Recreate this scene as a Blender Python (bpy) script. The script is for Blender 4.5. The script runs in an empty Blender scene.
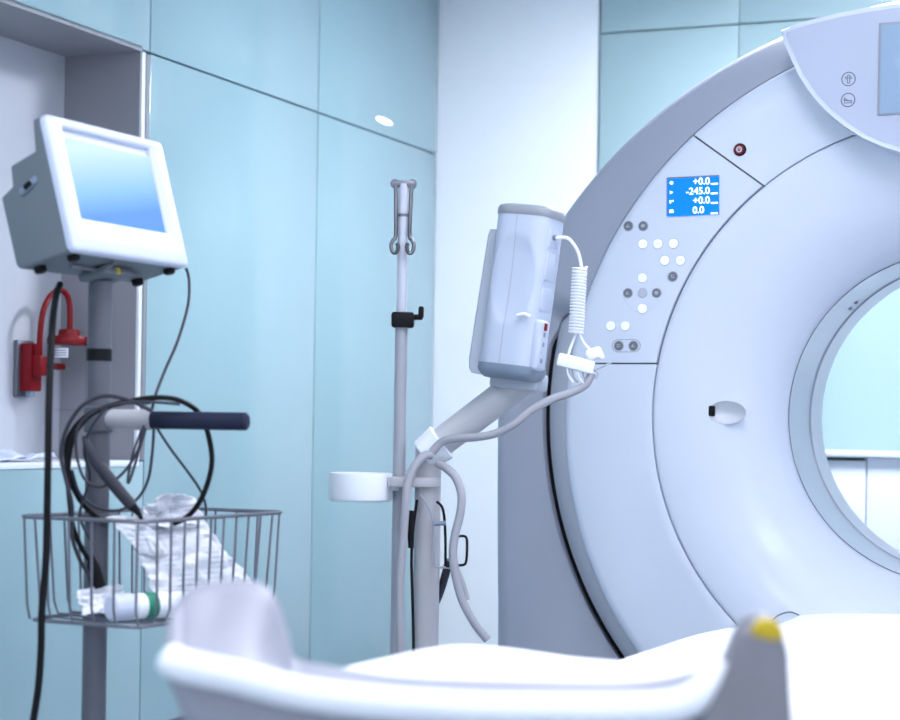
import bpy, bmesh, math, random
from mathutils import Vector, Matrix, noise
random.seed(7)
PI = math.pi
sc = bpy.context.scene
COL = sc.collection

# ------------------------------------------------------------------ camera
FPX = 1877.0
ROLL = math.radians(.9)
SH = 65.0
CAM = Vector((0, 0, 1.0))
CR = Vector((math.cos(ROLL), 0, math.sin(ROLL)))
CU = Vector((-math.sin(ROLL), 0, math.cos(ROLL)))
CF = Vector((0, 1, 0))

def at(px, py, d):
    """photo pixel at a depth d (metres along the view) -> world point"""
    return CAM + d * ((px - 450) / FPX * CR + ((360 + SH - py) / FPX) * CU + CF)

def hit(px, py, p0, n):
    r = at(px, py, 1.0) - CAM
    return CAM + r * ((Vector(p0) - CAM).dot(n) / r.dot(n))

cd = bpy.data.cameras.new('camera')
cam = bpy.data.objects.new('camera', cd)
COL.objects.link(cam)
cd.sensor_width = 36
cd.lens = 36 * FPX / 900
cd.shift_y = SH / 900
cd.clip_start = .05
cd.dof.use_dof = True
cd.dof.focus_distance = 4.35
cd.dof.aperture_fstop = 4.0
m = Matrix.Identity(4)
for i, ax in enumerate((CR, CU, -CF)):
    for k in range(3):
        m[k][i] = ax[k]
m.translation = CAM
cam.matrix_world = m
sc.camera = cam

# ------------------------------------------------------------------ materials
def mat(name, col, rough=.5, metal=0., coat=0., emit=None, es=0., trans=0., var=.04, bump=0., bscale=60., spec=.5, ior=1.45, sheen=0.):
    mt = bpy.data.materials.new(name)
    mt.use_nodes = True
    nt = mt.node_tree
    b = nt.nodes['Principled BSDF']
    b.inputs['Metallic'].default_value = metal
    b.inputs['Coat Weight'].default_value = coat
    b.inputs['Coat Roughness'].default_value = .08
    b.inputs['Transmission Weight'].default_value = trans
    b.inputs['Specular IOR Level'].default_value = spec
    b.inputs['IOR'].default_value = ior
    b.inputs['Sheen Weight'].default_value = sheen
    tc = nt.nodes.new('ShaderNodeTexCoord')
    nz = nt.nodes.new('ShaderNodeTexNoise')
    nz.inputs['Scale'].default_value = 9
    nz.inputs['Detail'].default_value = 3
    nt.links.new(tc.outputs['Object'], nz.inputs['Vector'])
    mr = nt.nodes.new('ShaderNodeMapRange')
    mr.inputs['To Min'].default_value = max(0, rough - .05)
    mr.inputs['To Max'].default_value = min(1, rough + .05)
    nt.links.new(nz.outputs['Fac'], mr.inputs['Value'])
    nt.links.new(mr.outputs['Result'], b.inputs['Roughness'])
    mx = nt.nodes.new('ShaderNodeMix')
    mx.data_type = 'RGBA'
    c2 = tuple(x * (1 - var) for x in col)
    mx.inputs['A'].default_value = (*col, 1)
    mx.inputs['B'].default_value = (*c2, 1)
    nt.links.new(nz.outputs['Fac'], mx.inputs['Factor'])
    nt.links.new(mx.outputs['Result'], b.inputs['Base Color'])
    if bump:
        n2 = nt.nodes.new('ShaderNodeTexNoise')
        n2.inputs['Scale'].default_value = bscale
        nt.links.new(tc.outputs['Object'], n2.inputs['Vector'])
        bp = nt.nodes.new('ShaderNodeBump')
        bp.inputs['Strength'].default_value = bump
        bp.inputs['Distance'].default_value = .005
        nt.links.new(n2.outputs['Fac'], bp.inputs['Height'])
        nt.links.new(bp.outputs['Normal'], b.inputs['Normal'])
    if emit:
        b.inputs['Emission Color'].default_value = (*emit, 1)
        b.inputs['Emission Strength'].default_value = es
    return mt

M = {}
M['wall_white'] = mat('painted white wall', (.90, .91, .94), .6, bump=.03)
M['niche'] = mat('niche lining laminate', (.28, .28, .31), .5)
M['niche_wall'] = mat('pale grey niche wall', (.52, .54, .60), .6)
M['aqua'] = mat('aqua back painted glass', (.30, .44, .485), .16, coat=.25, var=.03)
M['aqua_back'] = mat('pale aqua wall panel', (.37, .50, .525), .3, var=.03)
M['groove'] = mat('dark panel joint', (.22, .30, .36), .7)
M['floor'] = mat('blue grey vinyl floor', (.36, .42, .46), .3, bump=.02)
M['ceiling'] = mat('white ceiling tile', (.85, .86, .88), .8)
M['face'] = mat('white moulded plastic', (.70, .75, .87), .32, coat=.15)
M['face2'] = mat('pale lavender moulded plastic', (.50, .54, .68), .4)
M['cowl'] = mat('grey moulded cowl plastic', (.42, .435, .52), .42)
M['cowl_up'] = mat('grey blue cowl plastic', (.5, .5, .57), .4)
M['bore'] = mat('pale grey bore plastic', (.55, .58, .68), .25)
M['bore2'] = mat('light bore liner', (.68, .69, .77), .3)
M['seam'] = mat('dark seam', (.17, .17, .20), .6)
M['seam_l'] = mat('grey seam', (.35, .37, .44), .6)
M['black'] = mat('black rubber', (.006, .006, .008), .55, spec=.2)
M['grip'] = mat('charcoal navy foam grip', (.018, .022, .048), .7, spec=.2)
M['steel'] = mat('brushed grey steel', (.21, .21, .25), .4, metal=.75)
M['chrome'] = mat('polished steel', (.17, .17, .19), .3, metal=.95)
M['poleup'] = mat('light grey painted tube', (.55, .57, .66), .3, coat=.2)
M['pole'] = mat('grey painted tube', (.36, .37, .42), .35, coat=.1)
M['cartpole'] = mat('mid grey painted tube', (.10, .105, .13), .4)
M['arm'] = mat('light grey enamel', (.50, .50, .54), .35)
M['post'] = mat('grey enamel post', (.46, .45, .49), .35)
M['cable_grey'] = mat('grey cable sheath', (.36, .36, .41), .5)
M['cable_dark'] = mat('dark grey cable sheath', (.035, .035, .05), .5, spec=.3)
M['white'] = mat('glossy white plastic', (.82, .84, .90), .3)
M['casing'] = mat('monitor casing front', (.60, .64, .78), .4)
M['casing_g'] = mat('monitor casing grey', (.14, .16, .19), .5)
M['box'] = mat('white instrument casing', (.50, .55, .68), .35)
M['box_g'] = mat('pale blue grey casing', (.50, .54, .62), .4)
M['box_lid'] = mat('grey lid plastic', (.27, .29, .33), .45)
M['box_dark'] = mat('slate casing', (.20, .25, .33), .4)
M['red'] = mat('red plastic', (.19, .002, .006), .4, spec=.3)
M['red_d'] = mat('dark red push button', (.22, .01, .03), .25)
M['green'] = mat('green tape', (.01, .22, .13), .5)
M['clear'] = mat('clear plastic', (.98, .98, 1.0), .05, trans=1., ior=1.05, var=0)
M['clear'].node_tree.nodes['Principled BSDF'].inputs['Alpha'].default_value = .22
M['paper'] = mat('white printed paper', (.80, .81, .86), .7)
M['cloth'] = mat('white cotton sheet', (.92, .92, .94), .9, bump=.15, bscale=25)
M['plast_blue'] = mat('bluish film', (.62, .68, .88), .3)
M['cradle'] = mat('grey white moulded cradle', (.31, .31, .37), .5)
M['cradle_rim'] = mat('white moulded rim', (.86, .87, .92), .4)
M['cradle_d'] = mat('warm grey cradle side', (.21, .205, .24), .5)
M['yellow'] = mat('mustard yellow patch', (.55, .39, .015), .5)
M['btn_d'] = mat('dark grey push button', (.18, .19, .23), .35)
M['btn_w'] = mat('white push button', (.88, .90, .95), .3, emit=(.9, .95, 1), es=.35)
M['btn_g'] = mat('pale grey push button', (.50, .53, .62), .35)
M['ink'] = mat('dark printed ink', (.10, .11, .16), .6)
M['ink_l'] = mat('light printed ink', (.8, .84, .9), .6)
M['lcd'] = mat('blue lcd', (.0, .10, .5), .2, emit=(.0, .20, .95), es=1.0)
M['lcd_txt'] = mat('white lcd digits', (.8, .9, 1), .3, emit=(.9, .97, 1), es=1.3)
M['panel_screen'] = mat('blue grey glass screen', (.34, .46, .62), .12, coat=.5)
M['lamp'] = mat('lit diffuser', (1, 1, 1), .5, emit=(.88, .91, 1.0), es=16.)
M['glint'] = mat('glowing reflection spot', (1, 1, 1), .5, emit=(1, 1, 1), es=1.6)  # glow that paints a reflection spot on the glass, no lamp
M['frame_w'] = mat('white lamp frame', (.8, .8, .82), .5)
M['counter'] = mat('white laminate', (.80, .83, .90), .35)
M['dark_green'] = mat('dark slot', (.03, .06, .06), .6)

def screen_mat():
    mt = mat('lit blue display', (.05, .1, .2), .15)
    nt = mt.node_tree
    b = nt.nodes['Principled BSDF']
    tc = nt.nodes.new('ShaderNodeTexCoord')
    sp = nt.nodes.new('ShaderNodeSeparateXYZ')
    nt.links.new(tc.outputs['Generated'], sp.inputs['Vector'])
    ad = nt.nodes.new('ShaderNodeMath'); ad.operation = 'MULTIPLY_ADD'
    ad.inputs[1].default_value = -.30; 
    nt.links.new(sp.outputs['X'], ad.inputs[0]); nt.links.new(sp.outputs['Z'], ad.inputs[2])
    cr = nt.nodes.new('ShaderNodeValToRGB')
    e = cr.color_ramp.elements
    e[0].position = -.0; e[0].color = (.10, .28, .90, 1)
    e[1].position = .85; e[1].color = (.72, .90, 1.0, 1)
    x = e.new(.3); x.color = (.28, .55, .97, 1)
    nt.links.new(ad.outputs[0], cr.inputs[0])
    nt.links.new(cr.outputs[0], b.inputs['Emission Color'])
    b.inputs['Emission Strength'].default_value = .85
    return mt
M['screen'] = screen_mat()

def print_mat():
    """white paper with fine rows of print and pale creases"""
    mt = mat('white printed packet', (.76, .77, .83), .55, bump=.2, bscale=40)
    nt = mt.node_tree; b = nt.nodes['Principled BSDF']
    old = b.inputs['Base Color'].links[0].from_socket
    tc = nt.nodes.new('ShaderNodeTexCoord'); wv = nt.nodes.new('ShaderNodeTexWave'); wv.bands_direction = 'Z'
    wv.inputs['Scale'].default_value = 34; wv.inputs['Distortion'].default_value = 1.5
    nt.links.new(tc.outputs['Object'], wv.inputs['Vector'])
    nz = nt.nodes.new('ShaderNodeTexNoise'); nz.inputs['Scale'].default_value = 22
    nt.links.new(tc.outputs['Object'], nz.inputs['Vector'])
    m1 = nt.nodes.new('ShaderNodeMapRange'); m1.inputs['From Min'].default_value = .8; m1.inputs['From Max'].default_value = .95
    nt.links.new(wv.outputs['Fac'], m1.inputs['Value'])
    m2 = nt.nodes.new('ShaderNodeMapRange'); m2.inputs['From Min'].default_value = .48; m2.inputs['From Max'].default_value = .62
    nt.links.new(nz.outputs['Fac'], m2.inputs['Value'])
    mu = nt.nodes.new('ShaderNodeMath'); mu.operation = 'MULTIPLY'
    nt.links.new(m1.outputs['Result'], mu.inputs[0]); nt.links.new(m2.outputs['Result'], mu.inputs[1])
    mx = nt.nodes.new('ShaderNodeMix'); mx.data_type = 'RGBA'
    mx.inputs['B'].default_value = (.42, .46, .62, 1)
    nt.links.new(old, mx.inputs['A']); nt.links.new(mu.outputs[0], mx.inputs['Factor'])
    nt.links.new(mx.outputs['Result'], b.inputs['Base Color'])
    return mt
M['packet'] = print_mat()

# ------------------------------------------------------------------ mesh helpers
class MB:
    def __init__(s):
        s.bm = bmesh.new()
    def merge(s, b, X=None):
        if X is not None:
            bmesh.ops.transform(b, matrix=X, verts=b.verts)
        me = bpy.data.meshes.new('tmp'); b.to_mesh(me); b.free()
        s.bm.from_mesh(me); bpy.data.meshes.remove(me)
        return s
    def box(s, c, size, bev=0., seg=2, X=None):
        b = bmesh.new()
        bmesh.ops.create_cube(b, size=1)
        bmesh.ops.scale(b, vec=size, verts=b.verts)
        if bev > 0:
            bmesh.ops.bevel(b, geom=b.edges[:], offset=min(bev, .49 * min(size)), segments=seg, profile=.5, affect='EDGES')
        bmesh.ops.translate(b, vec=c, verts=b.verts)
        return s.merge(b, X)
    def grid(s, rows, closed_u=False, closed_v=False, cap0=False, cap1=False):
        """rows of points; closed_v: each row is a ring"""
        bm = s.bm
        V = [[bm.verts.new(p) for p in r] for r in rows]
        n, k = len(V), len(V[0])
        for i in range(n if closed_u else n - 1):
            for j in range(k if closed_v else k - 1):
                q = [V[i][j], V[i][(j + 1) % k], V[(i + 1) % n][(j + 1) % k], V[(i + 1) % n][j]]
                try: bm.faces.new(q)
                except ValueError: pass
        if cap0: bm.faces.new(V[0])
        if cap1: bm.faces.new(V[-1])
        return s
    def tube(s, pts, r, n=10, closed=False, res=0, caps=True):
        pts = [Vector(p) for p in pts]
        rad = list(r) if isinstance(r, (list, tuple)) else [r] * len(pts)
        if res:
            P, Rr = [], []
            k = len(pts)
            for i in range(k if closed else k - 1):
                g = lambda j: pts[j % k] if closed else pts[max(0, min(k - 1, j))]
                gr = lambda j: rad[j % k] if closed else rad[max(0, min(k - 1, j))]
                p0, p1, p2, p3 = g(i - 1), g(i), g(i + 1), g(i + 2)
                for q in range(res):
                    t = q / res
                    P.append(.5 * ((2 * p1) + (-p0 + p2) * t + (2 * p0 - 5 * p1 + 4 * p2 - p3) * t * t + (-p0 + 3 * p1 - 3 * p2 + p3) * t ** 3))
                    Rr.append(gr(i) * (1 - t) + gr(i + 1) * t)
            if not closed:
                P.append(pts[-1]); Rr.append(rad[-1])
            pts, rad = P, Rr
        k = len(pts)
        tang = []
        for i in range(k):
            a = pts[(i - 1) % k] if closed else pts[max(0, i - 1)]
            b = pts[(i + 1) % k] if closed else pts[min(k - 1, i + 1)]
            d = b - a
            tang.append(d.normalized() if d.length > 1e-9 else Vector((0, 0, 1)))
        up = Vector((0, 0, 1)) if abs(tang[0].z) < .9 else Vector((1, 0, 0))
        nrm = (up - tang[0] * up.dot(tang[0])).normalized()
        rows = []
        for i in range(k):
            nrm = nrm - tang[i] * nrm.dot(tang[i])
            nrm.normalize()
            bn = tang[i].cross(nrm)
            rows.append([pts[i] + rad[i] * (math.cos(2 * PI * j / n) * nrm + math.sin(2 * PI * j / n) * bn) for j in range(n)])
        return s.grid(rows, closed_u=closed, closed_v=True, cap0=caps and not closed, cap1=caps and not closed)
    def cyl(s, a, b, r, n=24, bev=0.):
        a, b = Vector(a), Vector(b)
        d = (b - a).normalized()
        if bev:
            return s.tube([a, a + d * 1e-5, a + d * bev, b - d * bev, b - d * 1e-5, b], [r - bev, r - bev, r, r, r - bev, r - bev], n)
        return s.tube([a, b], r, n)
    def lathe(s, prof, c, axis='Z', n=48, X=None, cap=False):
        """prof list of (r, h) about the z axis through c"""
        rows = []
        for (r, h) in prof:
            ring = []
            for j in range(n):
                t = 2 * PI * j / n
                p = Vector((r * math.cos(t), r * math.sin(t), h))
                if X is not None: p = X @ p
                ring.append(Vector(c) + p)
            rows.append(ring)
        return s.grid(rows, closed_v=True, cap0=cap, cap1=cap)
    def prism(s, outline, y0, y1, bev=0., seg=3):
        """outline in (x, z); extruded along y; bevel on the y0 rim"""
        b = bmesh.new()
        va = [b.verts.new((x, y0, z)) for x, z in outline]
        vb = [b.verts.new((x, y1, z)) for x, z in outline]
        f0 = b.faces.new(va); b.faces.new(vb[::-1])
        k = len(va)
        for i in range(k):
            b.faces.new((va[(i + 1) % k], va[i], vb[i], vb[(i + 1) % k]))
        if bev:
            bmesh.ops.bevel(b, geom=list(f0.edges), offset=bev, segments=seg, profile=.5, affect='EDGES')
        return s.merge(b)
    def build(s, name, m, parent=None, local=False, sharp=38, smooth=True, solid=0., sub=0, kind=None, label=None):
        bm = s.bm
        bmesh.ops.remove_doubles(bm, verts=bm.verts, dist=1e-6)
        bmesh.ops.recalc_face_normals(bm, faces=bm.faces)
        if parent is not None and not local:
            bmesh.ops.transform(bm, matrix=MW[parent.name].inverted(), verts=bm.verts)
        me = bpy.data.meshes.new(name)
        bm.to_mesh(me); bm.free()
        for p in me.polygons: p.use_smooth = smooth
        if smooth: me.set_sharp_from_angle(angle=math.radians(sharp))
        o = bpy.data.objects.new(name, me)
        COL.objects.link(o)
        for mm in (m if isinstance(m, list) else [m]):
            me.materials.append(mm if not isinstance(mm, str) else M[mm])
        MW[o.name] = Matrix.Identity(4)
        if parent is not None:
            o.parent = parent
            MW[o.name] = MW[parent.name]
        if solid:
            md = o.modifiers.new('thickness', 'SOLIDIFY'); md.thickness = solid; md.offset = 0
        if sub:
            md = o.modifiers.new('smooth', 'SUBSURF'); md.levels = sub; md.render_levels = sub
        if kind: o['kind'] = kind
        if label: o['label'] = label
        return o

MW = {}
def tag(o, label, cat, group=None):
    o['label'] = label; o['category'] = cat
    if group: o['group'] = group
    return o

def thing(name, label, cat, X, group=None):
    if not isinstance(X, Matrix):
        X = Matrix.Translation(Vector(X))
    o = bpy.data.objects.new(name, None)
    o.empty_display_size = .1
    COL.objects.link(o)
    o.matrix_world = X
    MW[o.name] = X.copy()
    return tag(o, label, cat, group)

def frame(org, ex, ey, ez):
    X = Matrix.Identity(4)
    for i, ax in enumerate((ex, ey, ez)):
        for k in range(3): X[k][i] = ax[k]
    X.translation = org
    return X

def text_mesh(mb, s, x, y, z, size, align='LEFT', X=None, bold=.0):
    """text lying in the local XZ plane facing -Y"""
    c = bpy.data.curves.new('t', 'FONT')
    c.body = s; c.size = size; c.align_x = align; c.extrude = .0004; c.offset = bold
    o = bpy.data.objects.new('t', c)
    COL.objects.link(o)
    dg = bpy.context.evaluated_depsgraph_get(); dg.update()
    me = bpy.data.meshes.new_from_object(o.evaluated_get(dg))
    b = bmesh.new(); b.from_mesh(me)
    R = Matrix.Translation((x, y, z)) @ Matrix.Rotation(PI / 2, 4, 'X')
    if X is not None: R = X @ R
    bpy.data.objects.remove(o); bpy.data.curves.remove(c); bpy.data.meshes.remove(me)
    mb.merge(b, R)

# ------------------------------------------------------------------ room frame
AN = math.radians(22.7)
U = Vector((math.sin(AN), math.cos(AN), 0))      # along the left wall, away from the camera
V = Vector((math.cos(AN), -math.sin(AN), 0))     # from the left wall into the room
Z = Vector((0, 0, 1))
A = at(148, 55, 5.6)
A0 = Vector((A.x, A.y, 0))
def W(s, t, z): return A0 + U * s + V * t + Z * z
ROOM = frame(A0, V, U, Z)                        # local x = t, y = s
def rbox(mb, s0, s1, t0, t1, z0, z1, bev=0.):
    mb.box(((t0 + t1) / 2, (s0 + s1) / 2, (z0 + z1) / 2), (t1 - t0, s1 - s0, z1 - z0), bev, X=ROOM)
    return mb

CEIL = 2.8
S0, S1, T1 = -7.2, 2.206, 5.2
def struct(name, mb, m, **k):
    o = mb.build(name, m, **k); o['kind'] = 'structure'; return o
struct('floor', rbox(MB(), S0, S1 + .1, -.5, T1, -.1, 0), 'floor')
struct('ceiling', rbox(MB(), S0, S1 + .1, -.5, T1, CEIL, CEIL + .1), 'ceiling')
struct('wall_right', rbox(MB(), S0, S1 + .1, T1, T1 + .1, 0, CEIL), 'wall_white')
struct('wall_front', rbox(MB(), S0 - .1, S0, -.5, T1 + .1, 0, CEIL), 'wall_white')

# left wall: dark carrier, aqua glass panels proud of it, and the niche
ZS = 2.098; ZN = .881; ND = .270; NS0 = -1.75; NS1 = -.045
mb = MB()
rbox(mb, S0, NS0, -.5, -.02, 0, CEIL)
rbox(mb, NS1 + .028, 2.2, -.5, -.02, 0, CEIL)
rbox(mb, NS0, NS1 + .028, -.5, -.02, 0, ZN - .02)
rbox(mb, NS0, NS1 + .028, -.5, -.02, ZS + .012, CEIL)
rbox(mb, NS0, NS1 + .028, -.5, -ND - .02, ZN - .02, ZS + .012)
wl = struct('wall_left', mb, 'groove')
cuts = [S0, -5.6, -4.48, -3.36, NS0 - .62, -1.12, .012, 1.128, 2.196]
for i in range(len(cuts) - 1):
    a, b = cuts[i] + .003, cuts[i + 1] - .003
    rbox(MB(), a, b, -.02, 0, ZS + .003, CEIL - .002, .002).build('glass_panel', 'aqua', wl)
for a, b in ((S0, -4.9), (-4.9, -3.3), (-3.3, NS0 - .02), (.012, 1.128), (1.128, 2.196)):
    rbox(MB(), a + .003, b - .003, -.02, 0, .08, ZS - .003, .002).build('glass_panel', 'aqua', wl)
for a, b in ((NS0 - .02, -.87), (-.87, .012)):
    rbox(MB(), a + .003, b - .003, -.02, 0, .08, ZN - .004, .002).build('glass_panel', 'aqua', wl)
mb = MB()
rbox(mb, NS0, NS1 + .012, -ND - .02, -ND, ZN - .02, ZS + .012)
mb.build('niche_back', M['niche_wall'], wl)
mb = MB()
rbox(mb, NS0, NS1 + .012, -ND, -.0, ZS - .004, ZS + .012)
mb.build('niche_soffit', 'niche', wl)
mb = MB()
rbox(mb, NS1 + .010, NS1 + .028, -ND, -.0065, ZN, ZS - .004)
rbox(mb, NS0 - .02, NS0, -ND, -.002, ZN, ZS - .004)
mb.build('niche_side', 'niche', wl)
mb = MB(); rbox(mb, NS0, NS1 + .026, -ND, .004, ZN - .018, ZN, .003); mb.build('niche_shelf', 'white', wl)
struct('trim_1', rbox(MB(), NS1 + .010, NS1 + .028, -.006, .004, ZN, ZS - .005, .002), 'white')
struct('trim_2', rbox(MB(), NS1 + .038, .010, -.02, .001, ZN, ZS - .008, .001), 'niche')
struct('baseboard_left', rbox(MB(), S0, 2.196, -.02, .006, 0, .08), 'steel')

# white pier between the two aqua walls, then the back wall
tp = None
P = hit(596.5, 100, W(2.2, 0, 0), U)
TP = (P - A0).dot(V)
struct('wall_middle', rbox(MB(), 2.198, 2.6, -.5, TP, 0, CEIL), 'wall_white')
P = hit(597, 34, W(S1, 0, 0), U); ZB = P.z
PT = hit(739, 40, W(S1, 0, 0), U); tv = (PT - A0).dot(V)
wb = struct('wall_back', rbox(MB(), S1 + .02, S1 + .12, TP - .4, T1, 0, CEIL), 'groove')
cuts = [TP + .012, tv, tv + 1.1, tv + 2.2, T1]
for i in range(4):
    a, b = cuts[i], cuts[i + 1]
    if i: a += .0015
    rbox(MB(), S1, S1 + .02, a, b - .0015, .08, ZB - .003, .002).build('wall_panel', 'aqua_back', wb)
    rbox(MB(), S1, S1 + .02, a, b - .0015, ZB + .003, CEIL, .002).build('wall_panel', 'aqua_back', wb)
struct('baseboard_back', rbox(MB(), S1 - .006, S1 + .02, TP, T1, 0, .08), 'steel')

# glowing oval plate added as a painted reflection on the upper glass panel
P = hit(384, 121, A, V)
w = thing('wall_glint', 'tiny bright oval painted reflection on the upper aqua wall panel', 'reflection', frame(P, V, U, Z))
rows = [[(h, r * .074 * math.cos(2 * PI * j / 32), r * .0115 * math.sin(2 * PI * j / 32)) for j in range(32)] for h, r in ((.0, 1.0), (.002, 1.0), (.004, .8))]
MB().grid(rows, closed_v=True, cap0=True, cap1=True).build('lens', 'glint', w, local=True)  # glowing plate standing in for a reflection, not a lamp lens
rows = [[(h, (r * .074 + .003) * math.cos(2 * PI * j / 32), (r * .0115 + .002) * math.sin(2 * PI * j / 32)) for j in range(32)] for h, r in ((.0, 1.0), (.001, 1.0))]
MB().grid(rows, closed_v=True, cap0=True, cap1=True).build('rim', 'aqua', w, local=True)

# ceiling lights: the lamps of the room, and two added fill panels
M['fill_back'] = mat('back wall fill diffuser', (1, 1, 1), .5, emit=(.88, .91, 1.0), es=6.)  # added unseen fill panel that brightens the back wall
M['fill_pier'] = mat('pier fill diffuser', (1, 1, 1), .5, emit=(.86, .91, 1.0), es=110.)  # added unseen fill panel, extra strong to brighten the white pier
def ceiling_light(s, t, ls, lt, label, mm='lamp'):
    o = thing('ceiling_light', label, 'ceiling light', ROOM @ Matrix.Translation((t, s, CEIL)))
    mb = MB()
    for sx in (-1, 1):
        mb.box((sx * (lt / 2 + .015), 0, -.012), (.03, ls + .06, .024))
        mb.box((0, sx * (ls / 2 + .015), -.012), (lt, .03, .024))
    mb.build('frame', 'frame_w', o, local=True)
    mb = MB(); mb.box((0, 0, -.010), (lt, ls, .012))
    mb.build('diffuser', mm, o, local=True)
ceiling_light(-2.0, 2.4, 1.2, .6, 'square ceiling light panel in front of the scanner')
ceiling_light(-2.0, 4.2, 1.2, .6, 'ceiling light panel beside the right wall')
ceiling_light(-4.0, 1.0, 1.2, .6, 'ceiling light panel near the left wall before the niche')
ceiling_light(-4.2, 3.2, 1.2, .6, 'ceiling light panel above the near end of the couch')
ceiling_light(-6.0, 2.2, 1.2, .6, 'ceiling light panel at the rear of the room')
ceiling_light(1.15, 4.3, .4, 1.2, 'long added fill light panel on the ceiling behind the scanner', 'fill_back')
ceiling_light(.9, 1.80, .5, .6, 'added fill light panel on the ceiling before the white wall', 'fill_pier')

# counter cabinet on the back wall, seen through the bore
SCF = S1 - .55
P = hit(860, 452, W(SCF, 0, 0), U); ZC = P.z
pa = (hit(775, 470, W(SCF, 0, 0), U) - A0).dot(V)
pb = (hit(866.5, 470, W(SCF, 0, 0), U) - A0).dot(V)
pl = (hit(824, 459, W(SCF, 0, 0), U) - A0).dot(V)
zh = hit(845, 459, W(SCF, 0, 0), U).z
c = thing('base_cabinet', 'white base cabinet against the aqua wall seen through the bore', 'cabinet', ROOM @ Matrix.Translation((pa, SCF, 0)))
mb = MB(); rbox(mb, SCF + .02, S1 - .001, pa, pb + 1.3, .0, ZC - .0185); mb.build('body', 'counter', c)
for k in range(3):
    a, b = pb - .6 + .6 * k, pb + .6 * k
    a = max(a, pa)
    mb = MB(); rbox(mb, SCF, SCF + .018, a + .002, b - .002, .1, ZC - .0195, .002)
    d = mb.build('door', 'counter', c)
    if k == 0:
        mb = MB(); rbox(mb, SCF - .004, SCF + .002, pl, b - .004, zh - .005, zh + .005); mb.build('handle', 'dark_green', d)
    else:
        mb = MB(); rbox(mb, SCF - .004, SCF + .002, b - .27, b - .004, zh - .005, zh + .005); mb.build('handle', 'dark_green', d)
mb = MB(); rbox(mb, SCF - .02, S1 - .001, pa - .02, pb + 1.3, ZC - .018, ZC, .003)
tag(mb.build('worktop', 'counter'), 'thin white worktop lying on the base cabinet behind the scanner', 'worktop')

# ------------------------------------------------------------------ CT gantry
G0 = Vector((1.206, 4.6, 0))
IZ = 1.038
GX = frame(G0, V, U, Z)
GXI = GX.inverted()
def gl(px, py, y=0.):
    """photo pixel on the gantry-local plane y -> local (x, y, z)"""
    return GXI @ hit(px, py, GX @ Vector((0, y, 0)), U)
g = thing('ct_scanner', 'large white and grey CT scanner gantry with round bore and control panel', 'scanner', GX)

def circle_at(r, th, y): return Vector((-r * math.cos(th), y, IZ + r * math.sin(th)))
RO = .983
def fshift(r):
    return -.019 * max(0, min(1, (r - .74) / (RO - .74)))
def circle_f(r, th, y): return circle_at(r, th, y) + Vector((0, 0, fshift(r)))
def line_theta(p, q, r):
    """angle (from -x, upward) where line p->q meets radius r about the bore axis"""
    px, pz, dx, dz = p[0], p[2] - IZ - fshift(r), q[0] - p[0], q[2] - p[2]
    a = dx * dx + dz * dz; b = 2 * (px * dx + pz * dz); c_ = px * px + pz * pz - r * r
    D = math.sqrt(max(0, b * b - 4 * a * c_))
    best = min(((-b + s * D) / (2 * a) for s in (-1, 1)), key=lambda t: (px + t * dx))
    x, z = px + best * dx, pz + best * dz
    return math.atan2(z, -x)
L1 = (gl(590, 363.5), gl(658, 363.5))
L2 = (gl(693, 135), gl(762, 184.5))
def ring_profile(ri):
    return [(RO, .05), (RO, .03), (RO - .003, .014), (RO - .011, .005), (RO - .026, .001), (.90, 0), (.85, 0), (.80, 0), (.765, 0), (ri + .004, .0), (ri + .001, .0015), (ri, .012)]
def sector(name, lo, hi, ri, n, m, label=None):
    rows = []
    for r, y in ring_profile(ri):
        a, b = lo(r), hi(r)
        rows.append([circle_f(r, a + (b - a) * j / n, y) for j in range(n + 1)])
    return MB().grid(rows).build(name, m, g, local=True, solid=0, label=label)
gap = .0021
lo1 = lambda r: line_theta(*L1, r) + gap / r
hi1 = lambda r: line_theta(*L2, r) - gap / r
cp = sector('control_panel', lo1, hi1, .7405, 40, 'face', 'white control panel segment with small blue readout')
sector('upper_cover', lambda r: line_theta(*L2, r) + gap / r, lambda r: PI - line_theta(*L2, r) - gap / r, .7380, 60, 'face')
sector('control_panel', lambda r: PI - hi1(r), lambda r: PI - lo1(r), .7405, 40, 'face')
sector('lower_cover', lambda r: PI - line_theta(*L1, r) + gap / r, lambda r: 2 * PI + line_theta(*L1, r) - gap / r, .7380, 120, 'face')
N = 240
rows = [[circle_f(r, 2 * PI * j / N, .013) for j in range(N)] for r in (.725, .975)]
MB().grid(rows, closed_v=True).build('seam_backing', 'seam', g, local=True)
# funnel from the ring to the bore
prof = [(.7365, .013), (.7355, .003), (.732, .0005), (.70, .002), (.66, .008), (.61, .022), (.565, .044), (.52, .074), (.482, .110), (.450, .150), (.432, .185), (.425, .205)]
P2 = []
for i in range(len(prof) - 1):
    for k in range(3):
        t = k / 3; P2.append((prof[i][0] * (1 - t) + prof[i + 1][0] * t, prof[i][1] * (1 - t) + prof[i + 1][1] * t))
P2.append(prof[-1])
def lathe_y(mb, pr, n=N, c=(0, IZ)):
    rows = [[Vector((c[0] - r * math.cos(2 * PI * j / n), y, c[1] + r * math.sin(2 * PI * j / n))) for j in range(n)] for r, y in pr]
    return mb.grid(rows, closed_v=True)
fun = lathe_y(MB(), P2).build('funnel_cover', 'face', g, local=True, sharp=60)
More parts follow.
